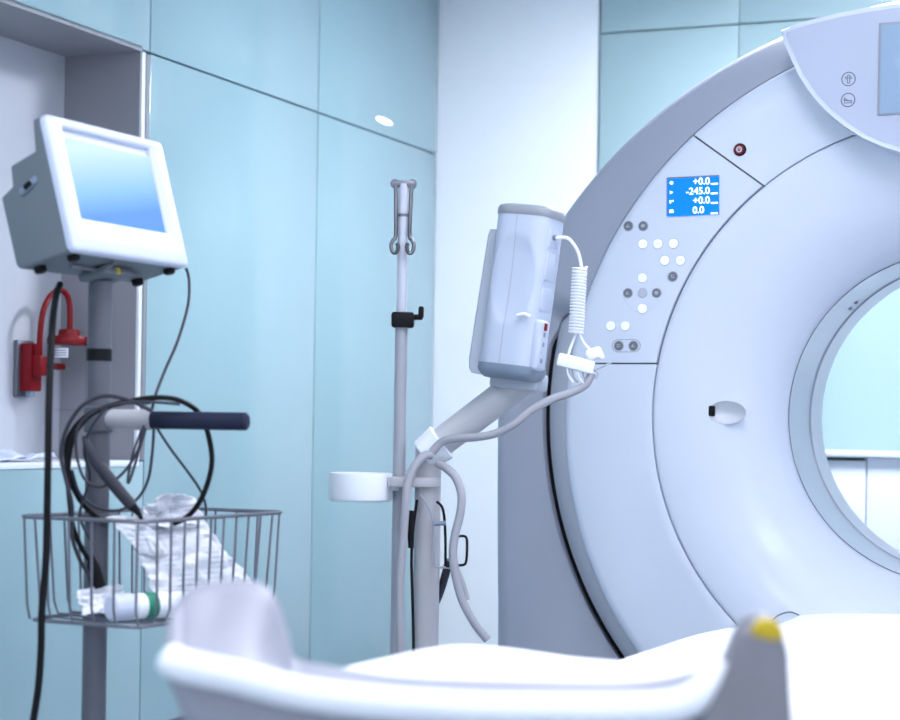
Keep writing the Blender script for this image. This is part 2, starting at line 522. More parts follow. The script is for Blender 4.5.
# port scooped out of the funnel
def funnel_pt(px, py):
    y = .05
    for _ in range(12):
        p = gl(px, py, y); r = math.hypot(p.x, p.z - IZ)
        for i in range(len(prof) - 1):
            if prof[i + 1][0] <= r <= prof[i][0]:
                t = (prof[i][0] - r) / (prof[i][0] - prof[i + 1][0]); y = prof[i][1] * (1 - t) + prof[i + 1][1] * t
    return gl(px, py, y)
pp = funnel_pt(725.5, 412.5)
pc = bmesh.new()
bmesh.ops.create_uvsphere(pc, u_segments=48, v_segments=24, radius=1)
bmesh.ops.scale(pc, vec=(.055, .032, .030), verts=pc.verts)
bmesh.ops.translate(pc, vec=pp, verts=pc.verts)
cut = MB(); cut.merge(pc)
cuto = cut.build('cutter', 'face', g, local=True)
md = fun.modifiers.new('cut', 'BOOLEAN'); md.operation = 'DIFFERENCE'; md.object = cuto; md.solver = 'EXACT'
bpy.context.view_layer.update()
dg = bpy.context.evaluated_depsgraph_get()
nm = bpy.data.meshes.new_from_object(fun.evaluated_get(dg))
fun.modifiers.clear()
if len(nm.polygons) > 500: fun.data = nm
bpy.data.objects.remove(cuto)
# dish behind the scooped opening
mb = MB()
rows = []
for k in range(8):
    q = k / 7 * PI / 2
    rows.append([Vector((pp.x + .0555 * math.cos(2 * PI * j / 40) * math.cos(q), pp.y + .004 + .026 * math.sin(q) * (1 if True else 0) - .010 * (1 - k / 7), pp.z + .0305 * math.sin(2 * PI * j / 40) * math.cos(q))) for j in range(40)])
port = mb.grid(rows, closed_v=True).build('microphone_port', 'white', g, local=True, label='white oval recess with a black slot')
a = funnel_pt(710, 411)
MB().box((a.x + .004, a.y + .004, a.z), (.016, .016, .028), .004).build('slot', 'black', port, local=True)
# bore
BC_ = (0, IZ + .008)
lathe_y(MB(), [(.4255, .204), (.4225, .208)], c=(0, IZ)).build('bore_seam', 'seam', g, local=True)
lathe_y(MB(), [(.4225, .2), (.4225, .215), (.4205, .445)], c=(0, IZ)).build('bore_window', 'bore', g, local=True)
lathe_y(MB(), [(.4210, .445), (.4170, .447), (.4170, .452), (.4200, .454)], c=(0, IZ)).build('bore_joint', 'seam_l', g, local=True)
lathe_y(MB(), [(.4195, .454), (.4185, .59), (.4185, .605), (.425, .625)], c=(0, IZ)).build('bore_liner', 'bore2', g, local=True)
lathe_y(MB(), [(.425, .625), (.47, .70), (.56, .81), (.64, .865), (.66, .88)], c=(0, IZ)).build('rear_funnel', 'bore2', g, local=True)
for (x, y) in ((846, 292), (852, 298), (842, 301)):
    q = gl(x, y, .38); rr = math.hypot(q.x, q.z - IZ); k = .4205 / rr
    MB().box((q.x * k, .38, IZ + (q.z - IZ) * k), (.012, .02, .008), .002).build('bore_clip', 'seam_l', g, local=True)
# outer cowl: dropped circle with straight sides down to the floor
CZ = IZ - .24; RB = 1.33; XB = 1.252
def outer(j, n, shrink=0.):
    """j over n: start at the left, over the top, down the right, along the floor, up the left"""
    R_, X_ = RB - shrink, XB - shrink
    def clip(x):
        a_ = abs(x); k = .05
        h_ = max(0, k - abs(a_ - X_)) / k
        return math.copysign(min(a_, X_) - h_ * h_ * k * .25, x)
    f = j / n
    if f <= .5:
        t = PI * f / .5
        return (clip(-R_ * math.cos(t)), CZ + R_ * math.sin(t))
    f = (f - .5) / .5
    h = CZ
    s = f * (2 * h + 2 * X_)
    if s < h: return (X_, CZ - s)
    s -= h
    if s < 2 * X_: return (X_ - s, 0.0)
    s -= 2 * X_
    return (-X_, s)
def sm(a, b, x):
    t = max(0, min(1, (x - a) / (b - a))); return t * t * (3 - 2 * t)
def upness(th):
    """1 on the upper arc, 0 on the lower half"""
    s = math.sin(th)
    return sm(.235, .32, s)
NB = 400
def inner_theta(j):
    x, z = outer(j, NB)
    return math.atan2(z - IZ, -x)
def cowl_ring(f, y, mode):
    """blend 0: inner circle; 1: outer outline"""
    row = []
    for j in range(NB):
        th = inner_theta(j)
        up = upness(th)
        ri = .985 + .078 * (1 - up) + .018 * (1 - sm(.165, .225, math.sin(th)))
        xi, zi = -ri * math.cos(th), IZ - .019 * up + ri * math.sin(th)
        zi = max(zi, .0)
        xo, zo = outer(j, NB)
        yy = y(up)
        row.append(Vector((xi + (xo - xi) * f, yy, zi + (zo - zi) * f)))
    return row
rows = [cowl_ring(0, lambda u_: .20, 0), cowl_ring(0, lambda u_: .034 * u_ + .125 * (1 - u_), 0),
        cowl_ring(.02, lambda u_: .030 * u_ + .120 * (1 - u_), 0),
        cowl_ring(.45, lambda u_: .085 * u_ + .130 * (1 - u_), 0),
        cowl_ring(.72, lambda u_: .120 * u_ + .140 * (1 - u_), 0),
        cowl_ring(.80, lambda u_: .135 * u_ + .148 * (1 - u_), 0),
        cowl_ring(.90, lambda u_: .175, 0), cowl_ring(.96, lambda u_: .215, 0), cowl_ring(.99, lambda u_: .26, 0),
        cowl_ring(1, lambda u_: .32, 0), cowl_ring(1, lambda u_: .62, 0), cowl_ring(1, lambda u_: .82, 0), cowl_ring(.9, lambda u_: .875, 0)]
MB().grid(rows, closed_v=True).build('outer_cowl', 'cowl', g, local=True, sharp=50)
# rear cover annulus
rows = []
for f in (0, .5, 1):
    row = []
    for j in range(NB):
        x, z = outer(j, NB, .1); th = math.atan2(z - IZ, -x)
        xi, zi = -.655 * math.cos(th), IZ + .655 * math.sin(th)
        row.append(Vector((xi + (x - xi) * f, .878, max(.01, zi + (z - zi) * f))))
    rows.append(row)
MB().grid(rows, closed_v=True).build('rear_cover', 'cowl', g, local=True)
# side trim rolled back from the face, and the black gap on the lower half
rows = []
for k, (a, y) in enumerate(((0, .02), (.15, .024), (.6, .06), (.9, .098), (1, .14))):
    row = []
    for j in range(N):
        th = 2 * PI * j / N; up = upness(th)
        r = (RO - .002) + a * (.082 * (1 - up))
        row.append(circle_at(r, th, y) + Vector((0, 0, -.019 * (1 - a * (1 - up)))))
    rows.append(row)
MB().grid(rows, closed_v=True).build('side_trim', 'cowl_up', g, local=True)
rows = []
for r_, y in ((1.03, .142), (1.10, .142)):
    rows.append([circle_at(r_ if upness(2 * PI * j / N) < .9 else .975, 2 * PI * j / N, y) for j in range(N)])
MB().grid(rows, closed_v=True).build('gap_seal', 'black', g, local=True)

# console at the top of the gantry
YC = -.10
left = [(780, 30), (783.5, 42), (790, 57), (799, 76), (812, 95.5), (827, 112), (845, 126.5), (865, 139), (884, 147), (905, 153), (925, 156.5)]
upl = [(925, 0), (900, 2.8), (870, 7), (840, 12.5), (815, 18.5), (795, 24)]
lp = [gl(x, y, YC) for x, y in left]; tp_ = [gl(x, y, YC) for x, y in upl]
ol = [(p.x, p.z) for p in lp]
ol += [(-x, z) for x, z in reversed(ol[1:])][0:]
# assemble: left tip, down along the keel to the right tip, back over the top
keel = [(p.x, p.z) for p in lp]; top = [(p.x, p.z) for p in tp_]
outl = keel + [(-x, z) for x, z in reversed(keel)] + [(-x, z) for x, z in reversed(top)] + top
def inset(poly, d):
    out = []; k = len(poly)
    ar = sum(poly[i][0] * poly[(i + 1) % k][1] - poly[(i + 1) % k][0] * poly[i][1] for i in range(k))
    for i in range(k):
        p, a_, b_ = Vector(poly[i]), Vector(poly[i - 1]), Vector(poly[(i + 1) % k])
        e0, e1_ = (p - a_).normalized(), (b_ - p).normalized()
        n0, n1_ = Vector((-e0.y, e0.x)), Vector((-e1_.y, e1_.x))
        m_ = (n0 + n1_); m_.normalize()
        q_ = p + m_ * (d if ar > 0 else -d) / max(.5, m_.dot(n0))
        out.append((q_.x, q_.y))
    return out
con = MB().prism(inset(outl, .011), YC, .0, .004, 2).build('console', 'face2', g, local=True, label='pale console housing across the top of the gantry')
MB().prism(inset(outl, .0095), YC + .0035, .0, .0).build('console_seam', 'seam_l', con, local=True)
MB().prism(outl, YC + .002, .20, .009, 4).build('console_rim', 'face', con, local=True)
a = gl(881, 25, YC - .001); b = gl(900, 112.5, YC - .001)
w_ = -a.x * 2; h_ = a.z - b.z
MB().box((0, YC - .001, (a.z + b.z) / 2), (w_ + .010, .006, h_ + .010), .002).build('screen_bezel', 'seam_l', con, local=True)
MB().box((.001, YC - .004, (a.z + b.z) / 2 - .001), (w_, .004, h_), .001).build('console_screen', 'panel_screen', con, local=True)
def ring(mb, c, r, t, y, n=28):
    pts = [Vector((c[0] + r * math.cos(2 * PI * j / n), y, c[1] + r * math.sin(2 * PI * j / n))) for j in range(n)]
    return mb.tube(pts, t, 6, closed=True)
def stroke(mb, pts, y, t):
    return mb.tube([Vector((x, y, z)) for x, z in pts], t, 6)
for (x, y, kk) in ((848.5, 79, 0), (848, 100, 1)):
    c_ = gl(x, y, YC); mb = MB(); q = (c_.x, c_.z)
    ring(mb, q, .0165, .0011, YC)
    if kk == 0:
        ring(mb, (q[0], q[1] + .006), .0035, .0009, YC, 14)
        for sgn in (-1, 1):
            ring(mb, (q[0] + sgn * .0055, q[1] + .003), .0026, .0008, YC, 12)
            stroke(mb, [(q[0] + sgn * .0028, q[1] + .001), (q[0] + sgn * .0028, q[1] - .010)], YC, .0009)
        stroke(mb, [(q[0] - .0028, q[1] - .010), (q[0] + .0028, q[1] - .010)], YC, .0009)
    else:
        stroke(mb, [(q[0] - .009, q[1] + .007), (q[0] - .009, q[1] - .007), (q[0] + .009, q[1] - .007)], YC, .0010)
        stroke(mb, [(q[0] - .006, q[1] - .001), (q[0] + .009, q[1] - .002), (q[0] + .009, q[1] - .007)], YC, .0012)
        ring(mb, (q[0] - .005, q[1] + .001), .0022, .0008, YC, 12)
    mb.build('icon', 'ink', con, local=True)

# control panel furniture (on the panel plane y = 0)
def disc(mb, c, r, y0, y1, n=28):
    rows = [[Vector((c[0] + rr * math.cos(2 * PI * j / n), y, c[1] + rr * math.sin(2 * PI * j / n))) for j in range(n)] for rr, y in ((r, y1), (r, y0 + .001), (r - .001, y0), (.0004, y0))]
    return mb.grid(rows, closed_v=True, cap1=True)
dark = [(628.5, 226), (643.3, 226), (673, 276.4), (628, 293), (656.7, 293), (619, 345.7), (633.6, 345.7)]
white = [(643, 244), (658, 244), (673.6, 243.5), (665, 260.5), (680.5, 260.5), (642.6, 278), (642.6, 308.5), (610.8, 325.9), (625.3, 325.9)]
grey = [(642.6, 293)]
for lst, mm, kk in ((dark, 'btn_d', 0), (white, 'btn_w', 1), (grey, 'btn_g', 2)):
    for i, (x, y) in enumerate(lst):
        p = gl(x, y); q = (p.x, p.z)
        r = .0118
        rg = MB(); disc(rg, q, r + .0022, -.0012, .001)
        bz = rg.build('button', M['btn_g'] if kk == 0 else M['face2'], g, local=True)
        mb = MB(); disc(mb, q, r, -.004, .001)
        mb.build('button_cap', mm, bz, local=True, label={0: 'dark grey round button cap', 1: 'white round button cap', 2: 'pale round button cap'}[kk])
        mb = MB()
        t = .0006; yk = -.0042
        if i % 3 == 0:
            stroke(mb, [(q[0] - .004, q[1] - .003), (q[0], q[1] + .004), (q[0] + .004, q[1] - .003), (q[0] - .004, q[1] - .003)], yk, t)
        elif i % 3 == 1:
            ring(mb, q, .0038, t, yk, 14); stroke(mb, [(q[0] - .004, q[1]), (q[0] + .004, q[1])], yk, t)
        else:
            stroke(mb, [(q[0] - .004, q[1] - .003), (q[0] + .004, q[1] - .003), (q[0] + .004, q[1] + .003), (q[0] - .004, q[1] + .003), (q[0] - .004, q[1] - .003)], yk, t)
        mb.build('button_mark', M['ink_l'] if kk == 0 else M['btn_g'], bz, local=True)
p = gl(642.6, 293); mb = MB(); disc(mb, (p.x, p.z), .0515, -.0007, .001, 48); mb.build('button_pad', 'face', g, local=True)
a, b = gl(619, 345.7), gl(633.6, 345.7)
mb = MB(); pts = []
for j in range(24):
    t = PI / 2 + 2 * PI * j / 24
    cx = a.x if math.cos(t) < 0 else b.x
    pts.append(Vector((cx + .0185 * math.cos(t), -.0004, a.z + .0165 * math.sin(t))))
mb.tube(pts, .0009, 6, closed=True).build('button_outline', 'seam_l', g, local=True)
# blue readout
a, b = gl(667.5, 175.5), gl(718.5, 215.5)
cx, cz = (a.x + b.x) / 2, (a.z + b.z) / 2; w_, h_ = b.x - a.x, (a.z - b.z) * .91
RT = Matrix.Translation((cx, 0, cz - .002)) @ Matrix.Rotation(math.radians(-.8), 4, 'Y')
mb = MB(); mb.box((0, .0, .0008), (w_ + .002, .0036, h_ + .003), .0008, X=RT)
dis = mb.build('readout', 'seam', g, local=True, label='small blue numeric readout')
mb = MB(); mb.box((.0015, -.0015, -.0012), (w_, .003, h_), .0, X=RT); mb.build('readout_screen', 'lcd', dis, local=True)
mb = MB(); rh = h_ / 4
for i, s in enumerate(('+0.0', '-245.0', '+0.0', '0.0')):
    zz = h_ / 2 - rh * (i + 1) + rh * .17
    mb = MB(); text_mesh(mb, s, w_ * (.335 if i < 3 else .225), -.0034, zz, rh * 1.02, 'RIGHT', RT, bold=.0002)
    y = -.0034
    if i == 3: zz2 = zz - .002
    else: zz2 = zz
    mb.box((w_ * (.42 if i != 3 else .42), y, zz2), (w_ * .13, .0008, rh * .16), X=RT)
    icon = {0: [(-.006, .004), (0, .008), (.006, .004), (.002, -.001), (-.002, -.001)], 1: [(-.004, .007), (.005, .003), (-.004, -.002)],
            2: [(-.005, .007), (.006, .007), (.006, .003), (-.001, .003), (-.001, -.001), (-.005, -.001)], 3: [(-.005, .007), (.005, .007), (.006, -.001), (-.006, -.001)]}[i]
    zc = h_ / 2 - rh * (i + .5) - .003
    mb.build('readout_digits', 'lcd_txt', dis, local=True, smooth=False); mb = MB()
    b_ = bmesh.new(); vs = [b_.verts.new((-w_ * .41 + x * .95, y, zc + z * 1.0)) for x, z in icon]; b_.faces.new(vs); mb.merge(b_, RT)
    mb.build('readout_icon', 'lcd_txt', dis, local=True, smooth=False)
# red emergency stop
p = gl(740, 149.8); q = (p.x, p.z)
mb = MB(); disc(mb, q, .0165, -.003, .001); eb = mb.build('emergency_button', 'black', g, local=True)
mb = MB(); disc(mb, q, .0128, -.009, -.001); mb.build('button_cap', 'red_d', eb, local=True)
mb = MB(); ring(mb, q, .0065, .0012, -.0092, 16); stroke(mb, [(q[0] - .005, q[1] - .0045), (q[0], q[1] + .004), (q[0] + .005, q[1] - .0045)], -.0092, .001)
mb.build('button_mark', 'ink_l', eb, local=True)
# small dark curved cover seam low on the funnel
pts = [funnel_pt(x, y) + Vector((0, -.001, 0)) for x, y in ((772, 621), (778, 615.5), (786, 612.5), (793, 612.5), (800, 616), (806, 622))]
MB().tube(pts, .0018, 6, res=4).build('cover_seam', 'seam', g, local=True)

# ------------------------------------------------------------------ patient couch
def TX(d):  # point on the bore axis at view depth d
    return Vector((G0.x - (G0.y - d) * math.tan(AN), d, 0))
T0 = TX(1.95)
TXM = frame(T0, V, U, Z)
c = thing('patient_couch', 'long white padded scanner couch in front of the gantry', 'couch', TXM)
LT = (Vector((TX(4.15).x, 4.15, 0)) - T0).length
mb = MB(); mb.box((0, LT / 2, .06), (.56, LT * .72, .12), .02); mb.build('base', 'cowl', c, local=True)
mb = MB(); mb.box((0, LT / 2, .28), (.40, LT * .55, .36), .05); mb.build('pedestal', 'face', c, local=True)
mb = MB(); mb.box((0, LT / 2 + .02, .495), (.54, LT, .07), .025, 4); mb.build('table_top', 'face', c, local=True)
# mattress with soft undulating top
def soft_pad(mb, w, y0, y1, zb, ztop, nx=28, ny=60, edge=.05):
    rows = []
    for i in range(ny + 1):
        fy = i / ny; y = y0 + (y1 - y0) * fy
        row = []
        for j in range(nx + 1):
            fx = j / nx; x = -w / 2 + w * fx
            e = min(fx * w, (1 - fx) * w, fy * (y1 - y0), (1 - fy) * (y1 - y0))
            k = math.sqrt(max(0, 1 - (1 - min(1, e / edge)) ** 2))
            row.append(Vector((x, y, zb + (ztop(x, y) - zb) * k)))
        rows.append(row)
    mb.grid(rows)
    low = [[Vector((p.x, p.y, zb)) for p in r] for r in rows]
    mb.grid(low)
    return mb
def ztop(x, y):
    return .602 + .010 * noise.noise(Vector((x * 5, y * 3, 3.1))) - .02 * (x / .26) ** 2
soft_pad(MB(), .54, .0, LT, .53, ztop).build('mattress', 'cloth', c, local=True)

def sheet_lump(name, label, cat, cx, cy, w, l, zb, h, seed, rot=0.):
    X = TXM @ Matrix.Translation((cx, cy, zb)) @ Matrix.Rotation(rot, 4, 'Z')
    o = thing(name, label, cat, X)
    mb = MB()
    ny, nx = 30, 40
    up, dn = [], []
    for i in range(ny + 1):
        a, b = [], []
        for j in range(nx + 1):
            fx, fy = 2 * j / nx - 1, 2 * i / ny - 1
            k = max(0, (1 - abs(fx) ** 4.5)) ** .55 * max(0, (1 - abs(fy) ** 2.6)) ** .55
            z = h * k * (1 + .12 * noise.noise(Vector((fx * 2 + seed, fy * 2, seed))))
            a.append(Vector((fx * w / 2, fy * l / 2, z))); b.append(Vector((fx * w / 2, fy * l / 2, .0)))
        up.append(a); dn.append(b)
    mb.grid(up); mb.grid(dn)
    mb.build('pillow_case', 'cloth', o, local=True, sharp=80)
    return o
sheet_lump('pillow', 'soft white pillow lying at the near end of the couch', 'pillow', -.105, .30, .64, .44, .606, .112, 1.7, .05)
sheet_lump('pillow', 'soft white pillow farther along the couch beside the scanner', 'pillow', .03, 1.30, .62, 1.1, .600, .040, 5.2, -.03)

# moulded head cradle fixed on the near end (a bucket with two side wings)
DF, DB = 1.74, 1.94
front = [(170, 659, 1.74), (176, 663, 1.735), (184, 666, 1.73), (196, 668.5, 1.73), (212, 672, 1.73), (232, 676, 1.73), (258, 683, 1.73), (290, 691, 1.73), (335, 698, 1.73), (410, 705, 1.73), (530, 710, 1.73), (675, 706, 1.73), (724, 668, 1.745)]
back = [(173, 650, 1.765), (178, 612, 1.85), (195, 593, 1.88), (222, 587, 1.90), (250, 587, 1.90), (268, 598, 1.90), (280, 632, 1.91), (289, 662, 1.92), (325, 672, 1.92), (400, 684, 1.92), (520, 688, 1.92), (640, 688, 1.91), (705, 676, 1.86)]
hc = thing('head_cradle', 'blurred grey white moulded head cradle at the near end of the couch', 'head cradle', frame(TX(1.84) + Z * .5, V, U, Z))
def cat(pts, res):
    pts = [Vector(p) for p in pts]; out = []
    for i in range(len(pts) - 1):
        p0, p1, p2, p3 = pts[max(0, i - 1)], pts[i], pts[i + 1], pts[min(len(pts) - 1, i + 2)]
        for q in range(res):
            t = q / res
            out.append(.5 * ((2 * p1) + (-p0 + p2) * t + (2 * p0 - 5 * p1 + 4 * p2 - p3) * t * t + (-p0 + 3 * p1 - 3 * p2 + p3) * t ** 3))
    out.append(pts[-1]); return out
fr = cat([at(*p) for p in front], 5); bk = cat([at(*p) for p in back], 5)
rows = []
for i in range(9):
    t = i / 8
    rows.append([f_.lerp(b_, t) + Vector((0, 0, -.012 * math.sin(PI * t))) for f_, b_ in zip(fr, bk)])
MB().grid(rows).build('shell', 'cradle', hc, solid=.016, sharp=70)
MB().tube(fr, [.0155] * len(fr), 12).build('front_rim', 'cradle_rim', hc)
MB().tube(bk, [.007] * len(bk), 10).build('back_rim', 'cradle', hc)
# underside skirt going down and back from the front rim to the couch
rows = []
for i in range(7):
    t = i / 6
    rows.append([p + Vector((0, .10 * t, -.013 - .17 * t)) + (TX(1.8) - p) * Vector((1, 0, 0)).dot(Vector((1, 0, 0))) * 0 for p in fr])
rows = [[Vector((p.x + (TX(1.95).x - p.x) * .25 * i / 6, p.y + .12 * i / 6, p.z - .010 + (.50 - p.z) * (i / 6))) for p in fr] for i in range(7)]
MB().grid(rows).build('underside', 'cradle', hc, solid=.01, sharp=70)
# right wing upright
poly = [(700, 722), (712, 700), (722, 682), (731, 660), (739, 640), (747, 626), (757, 619), (768, 617), (778, 620), (785, 630), (788, 650), (790, 680), (792, 722)]
D = 1.72
ex, ez = CR, CU
o0 = at(745, 722, D)
loc = []
for x, y in poly:
    p = at(x, y, D) - o0; loc.append((p.dot(Vector((1, 0, 0))), p.z))
# extend to the couch top
loc = [(loc[0][0] + .01, loc[0][1] - .20)] + loc + [(loc[-1][0] + .005, loc[-1][1] - .20)]
FX = Matrix.Translation(o0)
mb = MB(); mb.prism(loc, 0, .05, .012, 4); 
bmesh.ops.transform(mb.bm, matrix=FX, verts=mb.bm.verts)
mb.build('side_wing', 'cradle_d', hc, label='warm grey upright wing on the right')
py = [(751, 635), (753, 626), (759, 620), (768, 618.5), (777, 621), (783, 629), (784.5, 640), (770, 641.5)]
loc = []
for x, y in py:
    p = at(x, y, D) - o0; loc.append((p.dot(Vector((1, 0, 0))), p.z))
cx0 = sum(x for x, z in loc) / len(loc)
mb = MB(); mb.prism(loc, -.002, .03, .004, 2)
bmesh.ops.transform(mb.bm, matrix=FX, verts=mb.bm.verts)
mb.build('yellow_patch', 'yellow', hc, label='yellow patch on the tip of the wing')

# ------------------------------------------------------------------ vital signs monitor on its cart
YAW, PIT = 1.124, .275
e1 = Vector((math.cos(YAW), math.sin(YAW), 0))
nr = Vector((math.sin(YAW), -math.cos(YAW), 0))
ez = Z * math.cos(PIT) - nr * math.sin(PIT)
nn = nr * math.cos(PIT) + Z * math.sin(PIT)
MC = Vector((-.584, 3.3, 1.399))
MWI, MHE = .343, .242
MO = MC - ez * MHE / 2
MX = frame(MO, e1, -nn, ez)
mon = thing('patient_monitor', 'grey white patient monitor with a lit blue screen tilted on the cart pole', 'monitor', MX)
prof_m = [(.014, .0015), (.122, .004), (.127, .012), (.1285, .133), (.101, .144), (.096, .179), (.040, .187), (.031, .2405), (.014, .2405)]
b = bmesh.new()
hw = MWI / 2 - .0012
va = [b.verts.new((-hw, y, z)) for y, z in prof_m]; vb = [b.verts.new((hw, y, z)) for y, z in prof_m]
b.faces.new(va); b.faces.new(vb[::-1])
for i in range(len(va)):
    j = (i + 1) % len(va); b.faces.new((va[j], va[i], vb[i], vb[j]))
bmesh.ops.recalc_face_normals(b, faces=b.faces)
bmesh.ops.bevel(b, geom=b.edges[:], offset=.004, segments=3, profile=.5, affect='EDGES')
mb = MB(); mb.merge(b); mb.build('rear_housing', 'casing_g', mon, local=True)
# bezel with a window
MXI = MX.inverted()
def ml(px, py, y=0.): return MXI @ hit(px, py, MX @ Vector((0, y, 0)), nn)
q = [ml(64, 136), ml(151, 156), ml(169, 233), ml(83, 218)]
x0 = (q[0].x + q[3].x) / 2; x1 = (q[1].x + q[2].x) / 2; z1 = (q[0].z + q[1].z) / 2; z0 = (q[2].z + q[3].z) / 2
zt = z1 + .016
def rrect(x0, x1, z0, z1, r, n=5):
    pts = []
    for (cx, cz, a0) in ((x1 - r, z1 - r, 0), (x0 + r, z1 - r, 90), (x0 + r, z0 + r, 180), (x1 - r, z0 + r, 270)):
        for k in range(n):
            t = math.radians(a0 + 90 * k / (n - 1)); pts.append((cx + r * math.cos(t), cz + r * math.sin(t)))
    return pts
hwf = MWI / 2
seq = [(rrect(-hwf + .002, hwf - .002, .002, MHE - .002, .010), .019), (rrect(-hwf, hwf, 0, MHE, .010), .015), (rrect(-hwf, hwf, 0, MHE, .010), .007),
       (rrect(-hwf + .002, hwf - .002, .002, MHE - .002, .010), .002), (rrect(-hwf + .007, hwf - .007, .007, MHE - .007, .010), 0),
       (rrect(x0 - .003, x1 + .003, z0 - .003, zt + .003, .004), 0), (rrect(x0, x1, z0, zt, .003), .003), (rrect(x0, x1, z0, zt, .003), .012)]
MB().grid([[Vector((x, y, z)) for x, z in r] for r, y in seq], closed_v=True, cap0=True).build('front_bezel', 'casing', mon, local=True, sharp=50)
mb = MB(); mb.box(((x0 + x1) / 2, .011, (z0 + zt) / 2), (x1 - x0 + .004, .004, zt - z0 + .004)); mb.build('screen_surround', 'casing', mon, local=True)
mb = MB(); mb.box(((x0 + x1) / 2, .0075, (z0 + z1) / 2), (x1 - x0, .003, z1 - z0)); mb.build('screen', 'screen', mon, local=True, label='lit blue screen')
for sx, sy in ((-1, .028), (1, .028), (-1, .100), (1, .100)):
    MB().cyl((sx * (hw - .028), sy, .006), (sx * (hw - .028), sy, -.008), .011, 16, .003).build('rubber_foot', 'black', mon, local=True)
mb = MB(); mb.box((0, .068, -.002), (.20, .006, .006), .001); mb.box((-.03, .05, -.004), (.006, .05, .006), .001); mb.build('base_groove', 'seam', mon, local=True)
p = MXI @ hit(29, 186, MX @ Vector((-hw, 0, 0)), e1)
X = Matrix.Translation((-hw - .001, p.y, p.z)) @ Matrix.Rotation(math.radians(-20), 4, 'X')
mb = MB(); mb.box((0, 0, 0), (.008, .042, .014), .005, X=X); kb = mb.build('side_latch', 'box_dark', mon, local=True)
mb = MB(); mb.box((-.004, -.001, 0), (.006, .018, .010), .003, X=X); mb.build('latch_knob', 'black', kb, local=True)
mb = MB(); mb.box((.01, .052, -.006), (.012, .012, .014), .003); mb.build('cable_socket', 'yellow', mon, local=True)

PB = Vector((-.625, 3.335, 0))
cart = thing('monitor_cart', 'grey pole cart with wire basket and dark handle under the monitor', 'cart', PB)
mtop = MX @ Vector((0, .066, .006))
MB().cyl(PB + Z * .10, Vector((PB.x, PB.y, mtop.z - .025)), .0215, 28).build('pole', 'cartpole', cart)
X = frame(Vector((PB.x, PB.y, mtop.z - .018)) + Vector((.012, -.006, 0)), e1, -nn, ez)
mb = MB(); mb.box((0, 0, .003), (.09, .06, .014), .005, X=X); mb.build('monitor_mount', 'casing_g', cart)
zt_ = at(97, 355, 3.335).z
MB().cyl((PB.x, PB.y, zt_ - .011), (PB.x, PB.y, zt_ + .011), .0225, 28).build('pole_label', 'black', cart)
# five star base with castors
for k in range(5):
    t = 2 * PI * k / 5 + .3; d = Vector((math.cos(t), math.sin(t), 0))
    lg = MB().tube([PB + Z * .115, PB + d * .28 + Z * .085], [.026, .016], 12).build('base_leg', 'cartpole', cart)
    e = PB + d * .27; s_ = Vector((-d.y, d.x, 0))
    MB().cyl(e + Z * .035 - s_ * .011, e + Z * .035 + s_ * .011, .035, 20, .006).build('castor', 'black', lg)
MB().cyl(PB + Z * .085, PB + Z * .15, .045, 24, .01).build('base_hub', 'cartpole', cart)
# handle
hz = at(150, 420, 3.30)
hd = Vector((.97, -.24, 0)).normalized()
H0 = Vector((PB.x, PB.y, hz.z))
def along(px):  # point on the handle line seen at pixel column px
    lo_, hi_ = 0., .6
    for _ in range(40):
        mid = (lo_ + hi_) / 2; p = H0 + hd * mid - CAM
        x = 450 + FPX * p.dot(CR) / p.y
        if x < px: lo_ = mid
        else: hi_ = mid
    return H0 + hd * lo_
MB().cyl(H0 + hd * .0, along(152), .0180, 24).build('handle_arm', 'post', cart)
MB().cyl(along(145), along(248), .0158, 24, .004).build('handle_grip', 'grip', cart, label='dark foam grip')
MB().cyl((PB.x, PB.y, hz.z - .024), (PB.x, PB.y, hz.z + .024), .027, 28, .004).build('handle_collar', 'cartpole', cart)
# wire basket
BN = at(143, 522, 3.13); ZR = BN.z
BW, BL_ = .257, .460
bo = Vector((BN.x, BN.y, 0))
def BK(i, j, z):  # i across (0 near edge N .. 1 far edge L), j along (0 N .. 1 R)
    return bo - nr * BW * i + e1 * BL_ * j + Z * z
ZBm = at(143, 629, 3.13).z
bas = MB()
def rim_pts(z, ins=0.):
    c_ = [(0, 0), (0, 1), (1, 1), (1, 0)]
    return [BK(i + (ins if i == 0 else -ins), j + (ins * .5 if j == 0 else -ins * .5), z) for i, j in c_]
def rounded(pts, r=.02):
    out = []
    k = len(pts)
    for i in range(k):
        p, a, b = pts[i], pts[i - 1], pts[(i + 1) % k]
        for t in (0, .33, .67, 1):
            u0 = p + (a - p).normalized() * r; u1 = p + (b - p).normalized() * r
            out.append((u0 * (1 - t) + p * t) * (1 - t) + (p * (1 - t) + u1 * t) * t)
    return out
bas.tube(rounded(rim_pts(ZR)), .0036, 8, closed=True)
bas = bas.build('basket_rim', 'steel', cart)
MB().tube(rounded(rim_pts(ZBm, .06)), .0035, 8, closed=True).build('basket_floor_ring', 'steel', cart)
ins = .06
def wire(pts): MB().tube(pts, .0023, 8).build('basket_wire', 'steel', cart)
n1, n2 = 9, 11
for k in range(1, n2):
    j = k / n2; jb = ins * .5 + (1 - ins) * j
    wire([BK(0, j, ZR), BK(ins * .4, jb, ZR - (ZR - ZBm) * .85), BK(ins, jb, ZBm + .004), BK(.5, jb, ZBm), BK(1 - ins, jb, ZBm + .004), BK(1 - ins * .4, jb, ZR - (ZR - ZBm) * .85), BK(1, j, ZR)])
